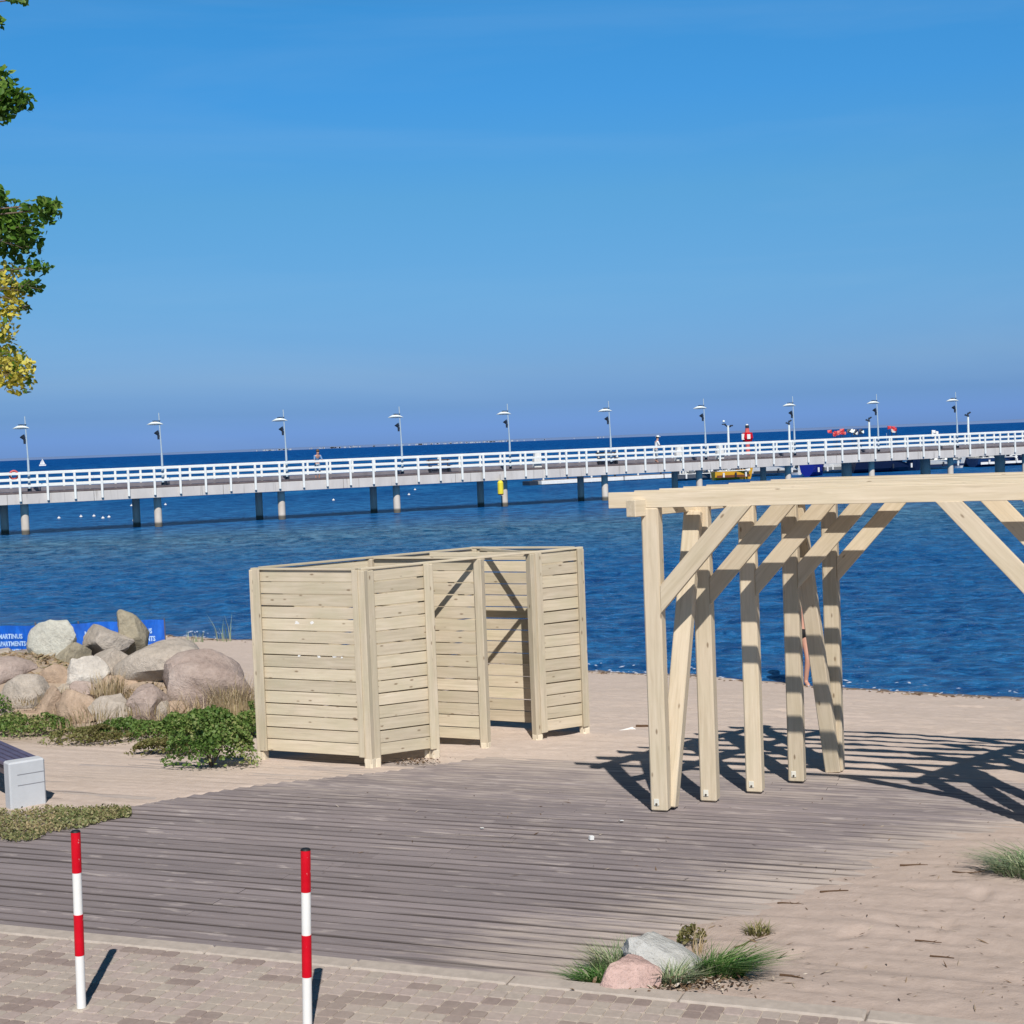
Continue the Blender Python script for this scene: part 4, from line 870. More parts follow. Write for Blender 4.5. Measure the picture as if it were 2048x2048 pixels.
# ------------------------------------------------------------------ pier
PB = Vector((-26.97, 83.3, 0)); PD = Vector((6.7, 3.2, 0)); PSP = PD.length; PDn = PD.normalized(); PN = Vector((-PDn.y, PDn.x, 0))   # PN points away from the camera
ZD = 1.30; PW = 3.4
pier = thing('pier', 'long pedestrian pier on concrete piles with white three bar railings', 'pier', (PB.x, PB.y, WATER))
K0, K1 = -2, 12
def pp_(k, n, z): return PB + PD * k + PN * n + Vector((0, 0, z))
for k in range(K0, K1):
    for nn, nm in ((0, 'side_beam'), (PW, 'side_beam')):
        beam(nm, pp_(k - .5, nn, ZD - .30) + PDn * .012, pp_(k + .5, nn, ZD - .30) - PDn * .012, .22, .56, MCON, pier, bev=.01)
    beam('deck_slab', pp_(k - .5, PW / 2, ZD + .01), pp_(k + .5, PW / 2, ZD + .01), PW + .0, .07, MDECKP, pier, bev=0)
    beam('inner_kerb', pp_(k - .5, PW - .35, ZD + .17), pp_(k + .5, PW - .35, ZD + .17), .35, .22, MDECKP, pier, bev=.01)
    beam('gap_shade_strip', pp_(k - .5, .02, ZD + .055), pp_(k + .5, .02, ZD + .055), .10, .10, MDKWD, pier, bev=.005)  # dark strip added for the shade in the gap at the deck edge
for k in range(K0, K1 + 1):
    for nn in (.66, 2.4):
        bm = bmesh.new(); rr_ = .22 if not (k >= 8 and nn > 1) else .38
        add_cyl(bm, (0, 0, -2.2 - ZD), (0, 0, -.42), rr_, n=16); me = bm_mesh(bm, True); me.set_sharp_from_angle(angle=.7); link('pile', me, MPILE, pier, pp_(k, nn, ZD - .12) - pier.location - (PDn * .89 if nn > 1 else Vector()))
    beam('crossbeam', pp_(k, .1, ZD - .42), pp_(k, PW - .1, ZD - .42), .5, .34, MCON, pier, bev=.01)
RH = 1.12
for nn in (-.15, PW + .15):
    for k in range(K0, K1):
        for z in (RH, RH * .68, RH * .38):
            beam('rail', pp_(k - .5, nn, ZD + z) + PDn * .003, pp_(k + .5, nn, ZD + z) - PDn * .003, .05, .13 if z == RH else .115, MWHITE, pier, bev=.006)
rp = box_me(.12, .10, RH + .42, .006, MWHITE); rot = Matrix((PDn, PN, Vector((0, 0, 1)))).transposed()
for nn in (-.19, PW + .19):
    for q in range(int((K1 - K0) * 5)):
        k = K0 - .44 + q / 5; c = pp_(k, nn, ZD - .42 + (RH + .42) / 2); link('railing_post', rp, None, pier, c - pier.location, rot)
# lamps
def make_lamp():
    t = thing('pier_lamp', '', 'lamp post', (0, 0, 0), 0, 'tall reflector lamps along the pier')
    bm = bmesh.new(); add_cyl(bm, (0, 0, 0), (0, 0, 1.9), .075, .06, 10); add_cyl(bm, (0, 0, 1.9), (-.06, 0, 4.25), .045, .03, 8); me = bm_mesh(bm, True); me.set_sharp_from_angle(angle=.7); link('pole', me, MLAMP, t)
    bm = bmesh.new(); add_cyl(bm, (-.14, 0, 2.72), (-.14, 0, 3.0), .06, .07, 10); add_cyl(bm, (-.14, 0, 3.0), (-.26, 0, 3.17), .08, .16, 10); add_box(bm, (-.09, 0, 2.9), (.1, .05, .05)); link('projector', bm_mesh(bm), MDARK, t)
    bm = bmesh.new(); n = 9; vs1 = []
    for i in range(n):
        s = i / (n - 1); x = -.78 + .96 * s; w = .04 + .14 * math.sin(math.pi * min(1, s * .95 + .05)) ; z = 3.58 + .12 * math.sin(math.pi * s * .9) - .04 * s
        vs1.append([bm.verts.new((x, -w, z)), bm.verts.new((x, 0, z - .13 * math.sin(math.pi * s))), bm.verts.new((x, w, z)), bm.verts.new((x, 0, z + .09 * math.sin(math.pi * s) + .01))])
    for i in range(n - 1):
        for j in range(4): bm.faces.new((vs1[i][j], vs1[i][(j + 1) % 4], vs1[i + 1][(j + 1) % 4], vs1[i + 1][j]))
    bm.faces.new(vs1[0]); bm.faces.new(vs1[-1][::-1]); link('reflector', bm_mesh(bm, True), MREFL, t)
    bm = bmesh.new(); add_box(bm, (-.22, 0, 3.80), (.42, .2, .03)); add_cyl(bm, (-.3, 0, 3.7), (-.3, 0, 3.82), .02, n=6); link('top_shade', bm_mesh(bm), MDARK, t)
    bm = bmesh.new(); add_box(bm, (0, 0, .12), (.18, .18, .24)); link('base_box', bm_mesh(bm), MDARK, t)
    return t
def copy_tree(o, parent=None):
    c = o.copy(); C.objects.link(c); c.parent = parent
    for ch in list(o.children): copy_tree(ch, c)
    return c
lamp0 = make_lamp()
LAMPL = ['pier lamp farthest left, rising above the red lifebuoy', 'second pier lamp from the left, above open railing', 'third pier lamp from the left, beside the person in blue', 'fourth pier lamp from the left, above the left part of the screen', 'pier lamp above the yellow buoy', 'pier lamp above the left tip of the pergola', 'pier lamp just left of the forked harbour light', 'pier lamp next to a short harbour light, right of the red beacon', 'pier lamp between the two clusters of red flags', 'rightmost pier lamp, beside the last harbour light']
for i in range(10):
    o = lamp0 if i == 0 else copy_tree(lamp0); o.location = pp_(i + .035, .12, ZD + .04); o['label'] = LAMPL[i]
# lifebuoy, white cabinets, bench on the pier
def torus(R, r, n=20, m_=8):
    vs = []; fs = []
    for i in range(n):
        a = 6.2832 * i / n
        for j in range(m_):
            b = 6.2832 * j / m_; vs.append(((R + r * math.cos(b)) * math.cos(a), r * math.sin(b), (R + r * math.cos(b)) * math.sin(a)))
    for i in range(n):
        for j in range(m_): fs.append((i * m_ + j, ((i + 1) % n) * m_ + j, ((i + 1) % n) * m_ + (j + 1) % m_, i * m_ + (j + 1) % m_))
    return mesh_from(vs, fs, True)
def pier_at(px, n, z):
    """point on the pier cross-section n metres in, seen at image column px"""
    lo, hi = K0 * 1.0, K1 * 1.0
    for _ in range(50):
        k = (lo + hi) / 2; p = pp_(k, n, z); r = (p.x / p.y); rc = ray(px, 900); 
        if r < rc.x: lo = k
        else: hi = k
    return pp_(k, n, z)
p = pier_at(25, .02, ZD + RH - .05); tag(link('lifebuoy', torus(.22, .055), MPINK, None, p, (0, 0, math.atan2(PDn.y, PDn.x))), 'faded red lifebuoy ring on the pier railing at the far left', 'lifebuoy')
def cabinet(px, lb):
    p = pier_at(px, .75, ZD + .05); t = thing('info_cabinet', lb, 'cabinet', tuple(p), math.atan2(PDn.y, PDn.x), 'white cabinets on the pier deck')
    bm = bmesh.new(); add_box(bm, (0, 0, .42), (.52, .3, .7)); vs_ = add_box(bm, (0, 0, .9), (.36, .26, .26)); link('body', bm_mesh(bm), MHW, t); bm = bmesh.new(); add_cyl(bm, (0, 0, 1.02), (0, 0, 1.12), .14, .08, 10); link('cap', bm_mesh(bm), MHW, t); bm = bmesh.new(); add_box(bm, (0, 0, .04), (.4, .24, .08)); link('plinth', bm_mesh(bm), MDARK, t)
cabinet(1073, 'white bell shaped cabinet behind the railing above the pontoon tip'); cabinet(1357, 'white cabinet behind the railing below the person in white'); cabinet(1439, 'white cabinet behind the railing by the forked harbour light')
for (px, lb) in ((878, 'dark park bench on the pier with a pale bag on it'), (1215, 'dark bench on the pier beside a lamp above the pergola tip')):
    p = pier_at(px, PW - .8, ZD + .05); t = thing('pier_bench', lb, 'bench', tuple(p), math.atan2(PDn.y, PDn.x), 'benches on the pier')
    for z, y in ((.45, 0), (.45, -.16), (.62, .2), (.8, .24)): link('slat', box_me(1.6, .12 if z < .5 else .03, .03 if z < .5 else .1, 0, MDKWD), None, t, (0, y, z))
    for x in (-.65, .65): bm = bmesh.new(); add_box(bm, (x, 0, .22), (.05, .4, .44)); add_box(bm, (x, .22, .6), (.05, .05, .5)); link('leg', bm_mesh(bm), MDARK, t)
# yellow buoy by a pile
p = aty(1001, 975, 95.6); t = thing('yellow_buoy', 'yellow drum shaped buoy hanging beside a pier pile', 'buoy', (p.x, p.y, p.z - .35))
bm = bmesh.new(); add_cyl(bm, (0, 0, -.05), (0, 0, .66), .19, .19, 14); add_cyl(bm, (0, 0, .66), (0, 0, .8), .19, .10, 14); link('drum', bm_mesh(bm), MBUOY, t); bm = bmesh.new(); add_cyl(bm, (0, 0, -.12), (0, 0, -.05), .16, .19, 14); link('skirt', bm_mesh(bm), MBRN, t); bm = bmesh.new(); add_cyl(bm, (0, 0, .78), (0, .2, 1.35), .015, n=6); link('rope', bm_mesh(bm), MROPE, t)
# floats and birds' white dots on the water
FL = ['leftmost white float of the row left of the second pile pair', 'second white float from the left before the pier', 'third white float from the left before the pier', 'fourth white float from the left, left one of a close pair', 'fifth white float from the left, right one of a close pair', 'white float touching the left side of the second pile pair, upper one', 'white float by the second pile pair, lower one', 'white float just right of the second pile pair', 'lone white float between the third and fourth pile pairs', 'white float right of the fourth pile pair, upper one', 'white float right of the fourth pile pair, lower left one'] 
for i, (px, py) in enumerate(((118, 1037), (162, 1034), (188, 1033), (206, 1037), (218, 1035), (263, 1012), (268, 1042), (331, 1010), (667, 1001), (830, 980), (818, 990))):
    p = onz(px, py, WATER); bm = bmesh.new(); bmesh.ops.create_uvsphere(bm, u_segments=12, v_segments=8, radius=.09); bmesh.ops.scale(bm, vec=(1.25, 1, .8), verts=bm.verts); add_cyl(bm, (0, 0, .05), (0, 0, .13), .025, .02, 8)
    tag(link('float', bm_mesh(bm, True), MHW, None, (p.x, p.y, WATER + .03)), FL[i], 'float', 'white floats before the pier')
# ------------------------------------------------------------------ people
def limbs_mesh(joints, edges, radii, lev=1):
    me = bpy.data.meshes.new('body'); me.from_pydata(joints, edges, []); o = bpy.data.objects.new('tmp', me); C.objects.link(o); md = o.modifiers.new('s', 'SKIN'); md.use_smooth_shade = True
    sk = me.skin_vertices[0].data
    for i, r in enumerate(radii): sk[i].radius = (r if isinstance(r, tuple) else (r, r))
    sk[0].use_root = True; o.modifiers.new('b', 'SUBSURF').levels = lev
    dg = bpy.context.evaluated_depsgraph_get(); res = bpy.data.meshes.new_from_object(o.evaluated_get(dg)); bpy.data.objects.remove(o); return res
MSKIN = plain('skin', (.55, .30, .22), .5, .08)
def person(loc, rz, label, top=None, bottom=None, hair=(.1, .06, .03), lean=.15, scale=1.0, group=None, bare=False, hat=None):
    t = thing('person', label, 'person', loc, rz, group)
    J = [(0, 0, .95), (0, 0, 1.12), (0, -lean * .5, 1.36), (0, -lean * .75, 1.47), (0, -lean * .9, 1.56), (0, -lean, 1.66), (-.19, -lean * .5, 1.40), (-.24, -lean - .02, 1.14), (-.20, -lean - .22, .99), (.19, -lean * .5, 1.40), (.24, -lean - .02, 1.14), (.20, -lean - .22, .99), (-.10, 0, .86), (-.11, -.03, .48), (-.11, .02, .08), (-.11, -.12, .03), (.10, 0, .86), (.12, -.08, .50), (.10, .02, .08), (.11, -.12, .03)]
    if bare: J = [((-.15 if q < 0 else .15) if i in (7, 8, 10, 11) else q, w_, z_) for i, (q, w_, z_) in enumerate(J)]
    E_ = [(0, 1), (1, 2), (2, 3), (3, 4), (4, 5), (2, 6), (6, 7), (7, 8), (2, 9), (9, 10), (10, 11), (0, 12), (12, 13), (13, 14), (14, 15), (0, 16), (16, 17), (17, 18), (18, 19)]
    Rr = [(.13, .10), (.12, .09), (.15, .10), .055, .085, .09, .055, .04, .035, .055, .04, .035, .085, .055, .038, .035, .085, .055, .038, .035]
    me = limbs_mesh(J, E_, Rr); link('body', me, MSKIN, t)
    def cloth(nm, js, es, rs, col):
        link(nm, limbs_mesh(js, es, rs), plain(nm + '_cloth', col, .8), t)
    if top and not bare: cloth('shirt', [J[1], J[2], J[6], J[7], J[9], J[10], (0, 0, .98)], [(0, 1), (1, 2), (2, 3), (1, 4), (4, 5), (0, 6)], [(.14, .11), (.17, .12), .07, .055, .07, .055, (.145, .115)], top)
    if bottom:
        if bare: cloth('swimsuit', [(0, 0, 1.0), (0, 0, .92), (0, 0, .80)], [(0, 1), (1, 2)], [(.175, .14), (.20, .15), (.19, .14)], bottom)
        else: cloth('trousers', [J[0], J[12], J[13], (-.11, .01, .2), J[16], J[17], (.1, .01, .2)], [(0, 1), (1, 2), (2, 3), (0, 4), (4, 5), (5, 6)], [(.145, .12), .1, .07, .055, .1, .07, .055], bottom)
    bm = bmesh.new(); bmesh.ops.create_uvsphere(bm, u_segments=14, v_segments=9, radius=.108); bmesh.ops.translate(bm, vec=(0, -lean + .02, 1.70), verts=bm.verts); link('hair', bm_mesh(bm, True), plain('hair_col', hair, .6), t)
    if hat:
        bm = bmesh.new(); add_cyl(bm, (0, -lean, 1.72), (0, -lean, 1.82), .115, .09, 14); add_cyl(bm, (0, -lean - .03, 1.72), (0, -lean - .03, 1.735), .18, .17, 14); link('hat', bm_mesh(bm), plain('hat_cloth', hat, .8), t)
    t.scale = (scale,) * 3; return t
rzp = math.atan2(PDn.y, PDn.x)
p = pier_at(633, .55, ZD + .05); person(tuple(p), rzp, 'person in a light blue top leaning on the pier railing', (.12, .26, .48), (.30, .40, .50), lean=.25, scale=1.0)
p = pier_at(1312, .7, ZD + .05); person(tuple(p), rzp + 1.4, 'person in white with a pale hat walking on the pier', (.78, .80, .80), (.35, .4, .45), hat=(.75, .76, .74), scale=1.02)
p = hit(1612, 1374); person((p.x - .09, p.y, p.z), .1, 'bather in black swimwear standing at the waterline behind the pergola', None, (.01, .01, .012), bare=True, scale=.98, lean=.02)
# ------------------------------------------------------------------ harbour behind the pier
def boat(px, Y, L, label, hull, W_=None, H_=.8, cabin=True, rz=0, group=None, stripe=None, mast=0, name='moored_boat', cat='boat', wz=WATER, cabcol=None):
    r = ray(px, 940); x = r.x * Y; t = thing(name, label, cat, (x, Y, wz), rz, group); W_ = W_ or L * .32; n = 9
    bm = bmesh.new(); rows = []
    for i in range(n):
        s = i / (n - 1); w = W_ / 2 * (1 - max(0, (s - .45) / .55) ** 2.2) ; w = max(w, .02); sh = H_ * (1 + .35 * s * s); X = -L / 2 + L * s
        rows.append([bm.verts.new((X, -w, sh)), bm.verts.new((X - .04 * L * s, -w * .8, sh * .35)), bm.verts.new((X - .08 * L * s, 0, -.25)), bm.verts.new((X - .04 * L * s, w * .8, sh * .35)), bm.verts.new((X, w, sh))])
    for i in range(n - 1):
        for j in range(4): bm.faces.new((rows[i][j], rows[i][j + 1], rows[i + 1][j + 1], rows[i + 1][j]))
        bm.faces.new((rows[i][4], rows[i][0], rows[i + 1][0], rows[i + 1][4]))
    bm.faces.new(rows[0]); link('hull', bm_mesh(bm), hull, t)
    if stripe:
        for sg in (-1, 1):
            link('side_stripe', box_me(L * .82, .03, H_ * .28, 0, stripe), None, t, (-L * .05, sg * (W_ / 2 + .0), H_ * .45))
    link('gunwale', box_me(L * .7, W_ * 1.02, .06, .01, MHW), None, t, (-L * .1, 0, H_ * 1.08))
    if cabin:
        bm = bmesh.new(); vs_ = add_box(bm, (-L * .05, 0, H_ + .55), (L * .34, W_ * .62, 1.0))
        for v in vs_:
            if v.co.z > H_ + .6: v.co.x = -L * .05 + (v.co.x + L * .05) * .8; v.co.y *= .85
        link('cabin', bm_mesh(bm), cabcol or MHW, t); link('window', box_me(L * .26, W_ * .64, .28, 0, MGLS), None, t, (-L * .05, 0, H_ + .72))
    if mast:
        bm = bmesh.new(); add_cyl(bm, (0, 0, H_), (0, 0, mast), .035, .02, 8); add_cyl(bm, (0, 0, H_ + .7), (-L * .3, 0, H_ + .75), .03, n=6); link('mast', bm_mesh(bm), MLAMP, t)
    rg = random.Random(int(px)); 
    for mt_, nn_ in ((MHW, 12), (MDARK, 16), (MROPE, 8)):
        bm = bmesh.new()
        for _ in range(nn_):
            sx_ = rg.uniform(.08, .5); add_box(bm, (rg.uniform(-.45, .36) * L, rg.uniform(-.42, .1) * W_, H_ * 1.1 + rg.uniform(-.12, .30)), (sx_, rg.uniform(.1, .4), rg.uniform(.06, .35)), Matrix.Rotation(rg.uniform(-.5, .5), 3, 'Y'))
        for _ in range(4):
            x_ = rg.uniform(-.45, .4) * L; add_cyl(bm, (x_, -W_ * .4, H_), (x_ + rg.uniform(-.1, .1), -W_ * .4, H_ + rg.uniform(.4, 1.1)), .025, n=5)
        link('deck_gear', bm_mesh(bm), mt_, t)
    # gear: fenders
    for s in (-.3, .0, .25):
        bm = bmesh.new(); add_cyl(bm, (0, 0, 0), (0, 0, .4), .09, n=8); link('fender', bm_mesh(bm), MHW if s else MDARK, t, (s * L, -W_ / 2 - .1, H_ * .35))
    return t
rzb = math.radians(15)
boat(1466, 134, 3.7, 'small yellow open boat with a brown stripe seen under the pier', MYEL, 1.5, .75, False, math.radians(8), stripe=MBRN)
boat(1630, 136, 3.2, 'royal blue covered boat seen between the pier piles', MTARP, 1.5, 1.1, False, .9)
boat(1775, 140, 7.2, 'navy blue boat with a white cabin moored behind the pier', MBLUE, 2.4, 1.0, True, math.radians(10), mast=3.6)
boat(1725, 145, 5.6, 'mid blue hulled boat left of the navy one', MBLU2, 2.1, 1.3, False, -.2)
boat(1875, 143, 6.0, 'white fishing boat with a dark hull band', MHW, 2.2, .8, True, math.radians(12), stripe=MBLUE)
boat(1940, 147, 6.2, 'dark hulled boat with a pale wheelhouse', MBLUE, 2.2, .9, True, .1, mast=3.2)
boat(1995, 145, 5.6, 'blue and white boat right of the last pile', MBLU2, 2.1, .8, True, .3, stripe=MHW)
boat(2060, 146, 6.4, 'navy boat at the right picture edge', MBLUE, 2.2, .95, True, .1, mast=3.4)
boat(1555, 141, 5.0, 'white boat with cluttered deck between two piles', MHW, 2.0, .85, True, -.1, stripe=MDARK)
boat(1690, 143, 5.4, 'white workboat stacked with gear behind a pile', MHW, 2.0, 1.0, True, .15, stripe=MROPE)
boat(1395, 137, 4.2, 'grey inflatable boat with outboard left of the yellow boat', MROPE, 1.7, .55, False, .1)
boat(1610, 144, 4.6, 'white cabin boat just left of the royal blue covered one', MHW, 1.9, .8, True, .5, stripe=MBLUE)
boat(1655, 147, 5.0, 'grey workboat behind the royal blue covered one', MROPE, 2.0, .9, True, -.3)
boat(1828, 147, 5.4, 'white boat half hidden behind the navy cabin boat', MHW, 2.0, 1.0, True, .6)
boat(1905, 149, 5.0, 'navy boat behind the white fishing boat', MBLUE, 2.0, 1.1, True, -.5)
boat(1520, 146, 4.6, 'navy boat with white cabin right of the yellow boat', MBLUE, 1.9, .9, True, .2)
# pontoon
p0 = aty(1072, 962, 140.); p1 = aty(1395, 945, 148.); pon = thing('pontoon', 'long white floating pontoon running behind the pier piles', 'pontoon', (p0.x, p0.y, WATER))
d = Vector((p1.x - p0.x, p1.y - p0.y, 0)); L = d.length; dn = d.normalized(); P0 = Vector((p0.x, p0.y, 0))
for i in range(4):
    a = P0 + dn * (L * i / 4 + .08); b = P0 + dn * (L * (i + 1) / 4 - .08); beam('pontoon_section', a + Vector((0, 0, WATER + .22)), b + Vector((0, 0, WATER + .22)), 2.0, .36, MHW, pon, bev=.03); beam('walking_surface', a + Vector((0, 0, WATER + .43)), b + Vector((0, 0, WATER + .43)), 1.8, .05, MDECKP, pon, bev=0)
for i in range(7):
    c = P0 + dn * (L * (i + .3) / 7); bm = bmesh.new(); add_cyl(bm, (0, 0, -1), (0, 0, 1.0), .09, n=8); link('mooring_post', bm_mesh(bm), MDARK if i % 2 else MHW, pon, (c.x - pon.location.x, c.y - pon.location.y - .9, 0))
link('float_end', box_me(.9, 1.6, .5, .06, MDARK), None, pon, (-.6 * dn.x, 0, .15), (0, 0, math.atan2(dn.y, dn.x)))
# quay behind the boats
q0 = aty(1480, 930, 150.); q1 = aty(2150, 905, 152.); quay = thing('quay', 'low concrete harbour quay behind the moored boats', 'quay', (q0.x, q0.y, WATER))
beam('quay_wall', (q0.x, q0.y, WATER + .2), (q1.x, q1.y, WATER + .2), 3.0, 1.9, MDKWD, quay, bev=.05); beam('quay_deck', (q0.x, q0.y + .3, WATER + 1.17), (q1.x, q1.y + .3, WATER + 1.17), 3.4, .08, MDECKP, quay, bev=0)
for i in range(12):
    s = (i + .5) / 12; c = Vector((q0.x + (q1.x - q0.x) * s, q0.y - 1.6, WATER)); bm = bmesh.new(); add_cyl(bm, (0, 0, -1), (0, 0, 1.1), .16, n=8); link('fender_pile', bm_mesh(bm), MDARK, quay, c - quay.location)
# harbour lights
def hlight(px, ytop, Y, kind, lb):
    top = aty(px, ytop, Y); t = thing('harbour_light', lb, 'lamp post', (top.x, Y, WATER + 1.2), 0, 'short harbour lights behind the pier'); h = top.z - (WATER + 1.2)
    bm = bmesh.new(); add_cyl(bm, (0, 0, 0), (0, 0, h), .13, .10, 8); link('pole', bm_mesh(bm), MREFL, t)
    bm = bmesh.new()
    if kind == 'y':
        add_cyl(bm, (0, 0, h - .15), (-.42, 0, h + .18), .07, n=6); add_cyl(bm, (0, 0, h - .15), (.30, 0, h - .1), .06, n=6); add_box(bm, (-.40, 0, h + .14), (.4, .2, .12)); add_box(bm, (.34, 0, h - .02), (.3, .2, .14)); link('fork_arm', bm_mesh(bm), MDARK, t)
        bm = bmesh.new(); bmesh.ops.create_uvsphere(bm, u_segments=10, v_segments=8, radius=.13); link('globe', bm_mesh(bm, True), MREFL, t, (-.42, 0, h + .42))
    else:
        add_box(bm, (-.12, 0, h + .06), (.42, .25, .14), Matrix.Rotation(.4, 3, 'Y')); add_box(bm, (.10, 0, h + .28), (.36, .25, .13), Matrix.Rotation(-.6, 3, 'Y')); add_cyl(bm, (0, 0, h - .05), (0, 0, h + .35), .05, n=6); link('floodlight', bm_mesh(bm), MDARK, t)
hlight(1456, 851, 150, 'y', 'forked white harbour light left of the red beacon'); hlight(1578, 848, 150, 'f', 'short harbour floodlight mast between beacon and red flags'); hlight(1738, 842, 151, 'f', 'short floodlight mast standing between the two red flag clusters'); hlight(1936, 832, 152, 'f', 'short floodlight mast at the right beside the last tall pier lamp')
# red beacon
Yb = 158; p = aty(1495, 880, Yb); bz = WATER + 1.1; bea = thing('harbour_beacon', 'red harbour entrance beacon with a white flank above the pier railing', 'beacon', (p.x, Yb, bz))
k = Yb / 3000; zt = aty(1493, 848, Yb).z - bz; zb = aty(1495, 885, Yb).z - bz
bm = bmesh.new(); add_cyl(bm, (0, 0, 0), (0, 0, zb + .2), .25, .22, 10); link('mast', bm_mesh(bm), MPINK, bea)
bm = bmesh.new(); add_cyl(bm, (0, 0, zb + .1), (0, 0, zb + .45), .45, .60, 10); add_cyl(bm, (0, 0, zb + .45), (0, 0, zb + 1.05), .60, .52, 10); link('body', bm_mesh(bm), MRED, bea)
bm = bmesh.new(); add_box(bm, (-.50, -.12, zb + .62), (.32, .5, .62)); add_box(bm, (.05, -.55, zb + .62), (.34, .1, .5)); link('white_panel', bm_mesh(bm), MHW, bea)
bm = bmesh.new(); add_cyl(bm, (0, 0, zb + 1.05), (0, 0, zt - .45), .26, .20, 10); link('neck', bm_mesh(bm), MPINK, bea)
bm = bmesh.new(); add_cyl(bm, (0, 0, zt - .45), (0, 0, zt - .12), .20, .20, 10); link('lantern', bm_mesh(bm), MDARK, bea); bm = bmesh.new(); add_cyl(bm, (0, 0, zt - .12), (0, 0, zt), .18, .04, 10); link('lantern_cap', bm_mesh(bm), MHW, bea)
# fishing marker flags
def flags(px, py, Y, n, mats, lb, spread):
    p = aty(px, py, Y); t = thing('marker_flags', lb, 'marker flags', (p.x, Y, WATER + 1.2), 0); z1 = p.z - (WATER + 1.2)
    for i in range(n):
        x = (i / max(1, n - 1) - .5) * spread; h = z1 + random.uniform(-.1, .35); tx = x + random.uniform(-.2, .2)
        bm = bmesh.new(); add_cyl(bm, (x * .6, 0, 0), (tx, 0, h), .018, n=5); link('staff', bm_mesh(bm), MDARK, t)
        mt = mats[i % len(mats)]; bm = bmesh.new(); sg = random.choice((-1, 1)); w = random.uniform(.28, .46); q = [(tx, 0, h), (tx + sg * w, .06, h - .04), (tx + sg * w * .9, -.05, h - .3), (tx, .02, h - .34)]
        vv_ = [bm.verts.new(v) for v in q] + [bm.verts.new((v[0], v[1] + .015, v[2])) for v in q]; bm.faces.new(vv_[:4]); bm.faces.new(vv_[4:][::-1])
        for j in range(4): bm.faces.new((vv_[j], vv_[(j + 1) % 4], vv_[(j + 1) % 4 + 4], vv_[j + 4]))
        link('flag', bm_mesh(bm), mt, t)
flags(1678, 864, 150, 10, [MREDF, MREDF, MPINK], 'bundle of red fishing marker flags above the pier railing', 1.3)
flags(1714, 862, 150, 12, [MDARK, MBLUE, MHW, MDARK, MREFL], 'bundle of black and white marker flags right of the red ones', 1.3)
flags(1787, 858, 151, 7, [MREDF, MPINK, MHW], 'small cluster of red flags right of a floodlight mast', .9)
flags(1865, 866, 151, 3, [MHW, MHW], 'few whitish flags low above the railing', .5)
# sailing boat far left
Ys = 900; p = aty(85, 926, Ys); sb = thing('sailing_boat', 'tiny white sailing boat on the horizon at the far left', 'sailing boat', (p.x, Ys, WATER), .3)
k = Ys / 3000; bm = bmesh.new(); q = [(-.3, 0, .9), (1.5, 0, 1.0), (0, 0, 4.3)]; vv_ = [bm.verts.new(v) for v in q] + [bm.verts.new((v[0], .08, v[2])) for v in q]
bm.faces.new(vv_[:3]); bm.faces.new(vv_[3:][::-1]); [bm.faces.new((vv_[j], vv_[(j + 1) % 3], vv_[(j + 1) % 3 + 3], vv_[j + 3])) for j in range(3)]; link('sail', bm_mesh(bm), MHW, sb)
bm = bmesh.new(); q = [(-.45, 0, .9), (-1.6, 0, 1.0), (-.42, 0, 3.6)]; vv_ = [bm.verts.new(v) for v in q] + [bm.verts.new((v[0], .08, v[2])) for v in q]; bm.faces.new(vv_[:3]); bm.faces.new(vv_[3:][::-1]); [bm.faces.new((vv_[j], vv_[(j + 1) % 3], vv_[(j + 1) % 3 + 3], vv_[j + 3])) for j in range(3)]; link('jib', bm_mesh(bm), MHW, sb)
bm = bmesh.new(); add_box(bm, (0, 0, .35), (4.0, 1.2, .8)); link('hull', bm_mesh(bm), MHW, sb); bm = bmesh.new(); add_cyl(bm, (-.37, 0, .7), (-.37, 0, 4.6), .05, n=6); link('mast', bm_mesh(bm), MLAMP, sb)
# ------------------------------------------------------------------ far coast
xs = np.arange(-9000, 9000, 60.); hh = 7 + 12 * fbm(xs / 900, xs * 0, 3, 4) + 22 * sstep(1500, 7000, xs); Yc = 9000.
vs_ = []; fs_ = []
for i, (x, h_) in enumerate(zip(xs, hh)):
    vs_ += [(x, Yc, -2), (x, Yc + 60, float(h_) * .7), (x, Yc + 400, float(h_)), (x, Yc + 900, -2)]
for i in range(len(xs) - 1):
    for j in range(3): a = i * 4 + j; fs_.append((a, a + 1, a + 5, a + 4))
MCOAST = plain('haze_blue_coast', (.13, .21, .40), .9, .1, .002); tag(link('far_coast', mesh_from(vs_, fs_, True), MCOAST), kind='structure')  # distance haze is painted into the coast's blue colour
bm = bmesh.new(); rr = random.Random(4)
for i in range(130):
    px = rr.choice([rr.gauss(560, 25), rr.gauss(680, 30), rr.gauss(860, 50), rr.gauss(990, 30), rr.uniform(500, 1250)]); r = ray(px, 885); add_box(bm, (r.x * 8985, 8985, rr.uniform(2, 5)), (rr.uniform(5, 14), 10, rr.uniform(4, 9)))
o = link('far_town', bm_mesh(bm), plain('pale_render', (.40, .43, .47), .9)); o['kind'] = 'stuff'
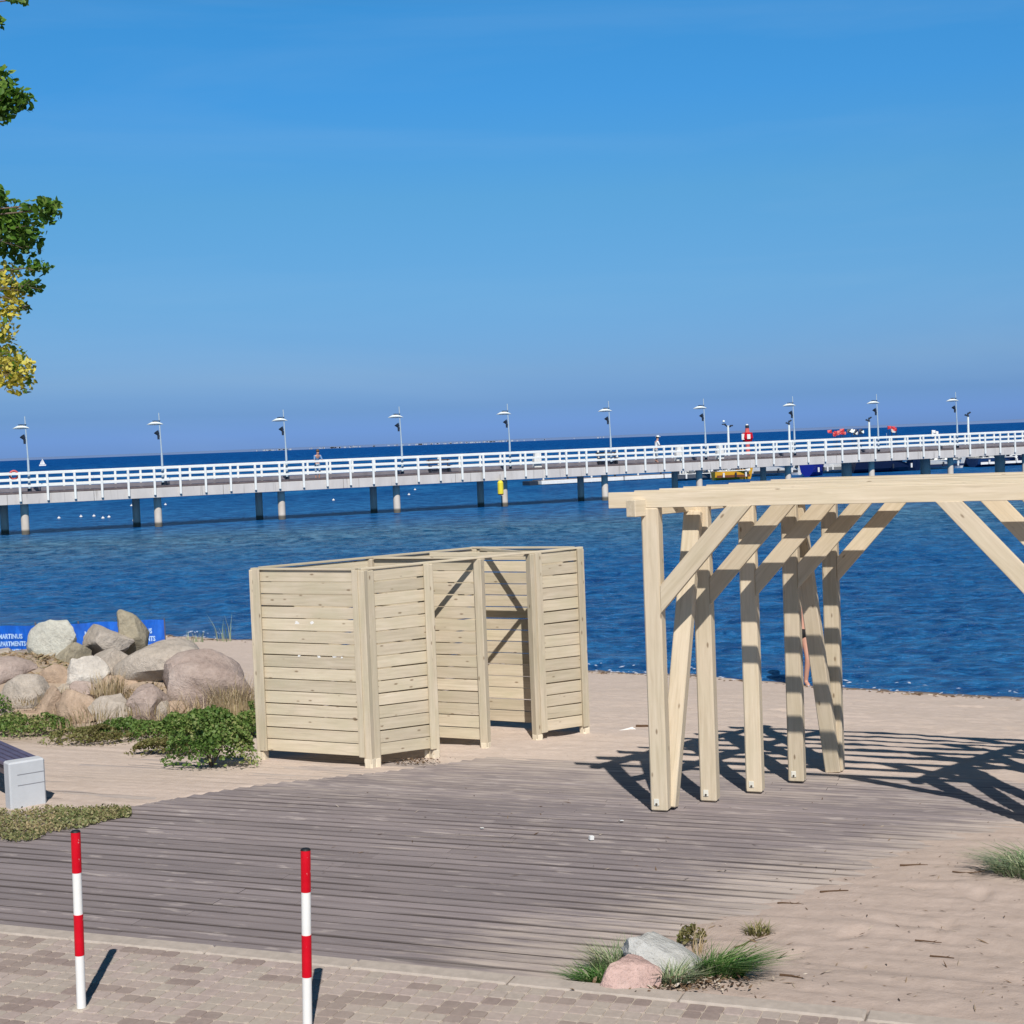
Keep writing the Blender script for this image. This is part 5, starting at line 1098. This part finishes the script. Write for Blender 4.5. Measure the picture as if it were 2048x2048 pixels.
# ------------------------------------------------------------------ blue banner on the beach
MBAN = NT('banner_blue'); bnz = MBAN.noise(MBAN.mapping(MBAN.obj(), (4, 1, 1.5)), 2.0, 4, .6, .6); MBAN = MBAN.done(MBAN.ramp(bnz, [(.3, (.006, .075, .40)), (.6, (.010, .125, .60)), (.8, (.03, .20, .72))]), .35, MBAN.bump(bnz, .6, .04), .5)
MTXT = plain('banner_print', (.42, .60, .85), .5)
Yb = 30.5; e0 = aty(330, 1277, Yb); e0.z = G(e0.x, e0.y) - .02; Wp = .9; Hb = .62; e0.z -= .12
ba = thing('banner', 'long blue advertising banner of repeated white lettering stretched low behind the boulders', 'banner', tuple(e0))
ba_ang = math.radians(-3); bx3 = Vector((-math.cos(ba_ang), -math.sin(ba_ang), 0)); by3 = Vector((0, -1, 0))
def wav(s, h): return .035 * math.sin(s * 6.3 + 1.2 * h) + .02 * math.sin(s * 15 + 5 * h) * (1 - h)
ztop = aty(331, 1239, Yb).z
def bpt(s, h, off=0):
    tp = ztop + .012 * math.sin(s * 6.283) - .01 * s; z = e0.z + (tp - e0.z) * h; q = e0 + bx3 * s - by3 * 0; return Vector((q.x, q.y - wav(s, h) - off, z)) - e0
for i in range(5):
    nx, nz = 16, 8; vs_ = []; fs_ = []
    for j in range(nz + 1):
        for k_ in range(nx + 1): vs_.append(bpt(i * Wp + Wp * k_ / nx, j / nz))
    for j in range(nz):
        for k_ in range(nx): a = j * (nx + 1) + k_; fs_.append((a, a + 1, a + nx + 2, a + nx + 1))
    link('banner_cloth', mesh_from(vs_, fs_, True), MBAN, ba)
    for (txt, hz, sz) in (('MARTINUS', .64, .115), ('APARTMENTS', .43, .115), ('WYNAJEM', .27, .062)):
        cu = bpy.data.curves.new('t', 'FONT'); cu.body = txt; cu.size = sz; cu.align_x = 'LEFT'; cu.offset = .004; cu.resolution_u = 2; ob = bpy.data.objects.new('t', cu); C.objects.link(ob); dg = bpy.context.evaluated_depsgraph_get(); me = bpy.data.meshes.new_from_object(ob.evaluated_get(dg)); bpy.data.objects.remove(ob)
        w = max(v.co.x for v in me.vertices); wt = {'MARTINUS': .52, 'APARTMENTS': .60, 'WYNAJEM': .34}[txt]; fac = wt / w
        s0 = i * Wp + wt + {'MARTINUS': .25, 'APARTMENTS': .19, 'WYNAJEM': .30}[txt]
        for v in me.vertices: v.co = bpt(s0 - v.co.x * fac, hz + v.co.y / Hb, .012)
        link('lettering', me, MTXT, ba)
for i in range(6): c = bpt(i * Wp, .5); bm = bmesh.new(); add_cyl(bm, (c.x, c.y + .03, -.3), (c.x, c.y + .03, ztop - e0.z + .02), .016, n=8); link('stake', bm_mesh(bm), MDKWD, ba)
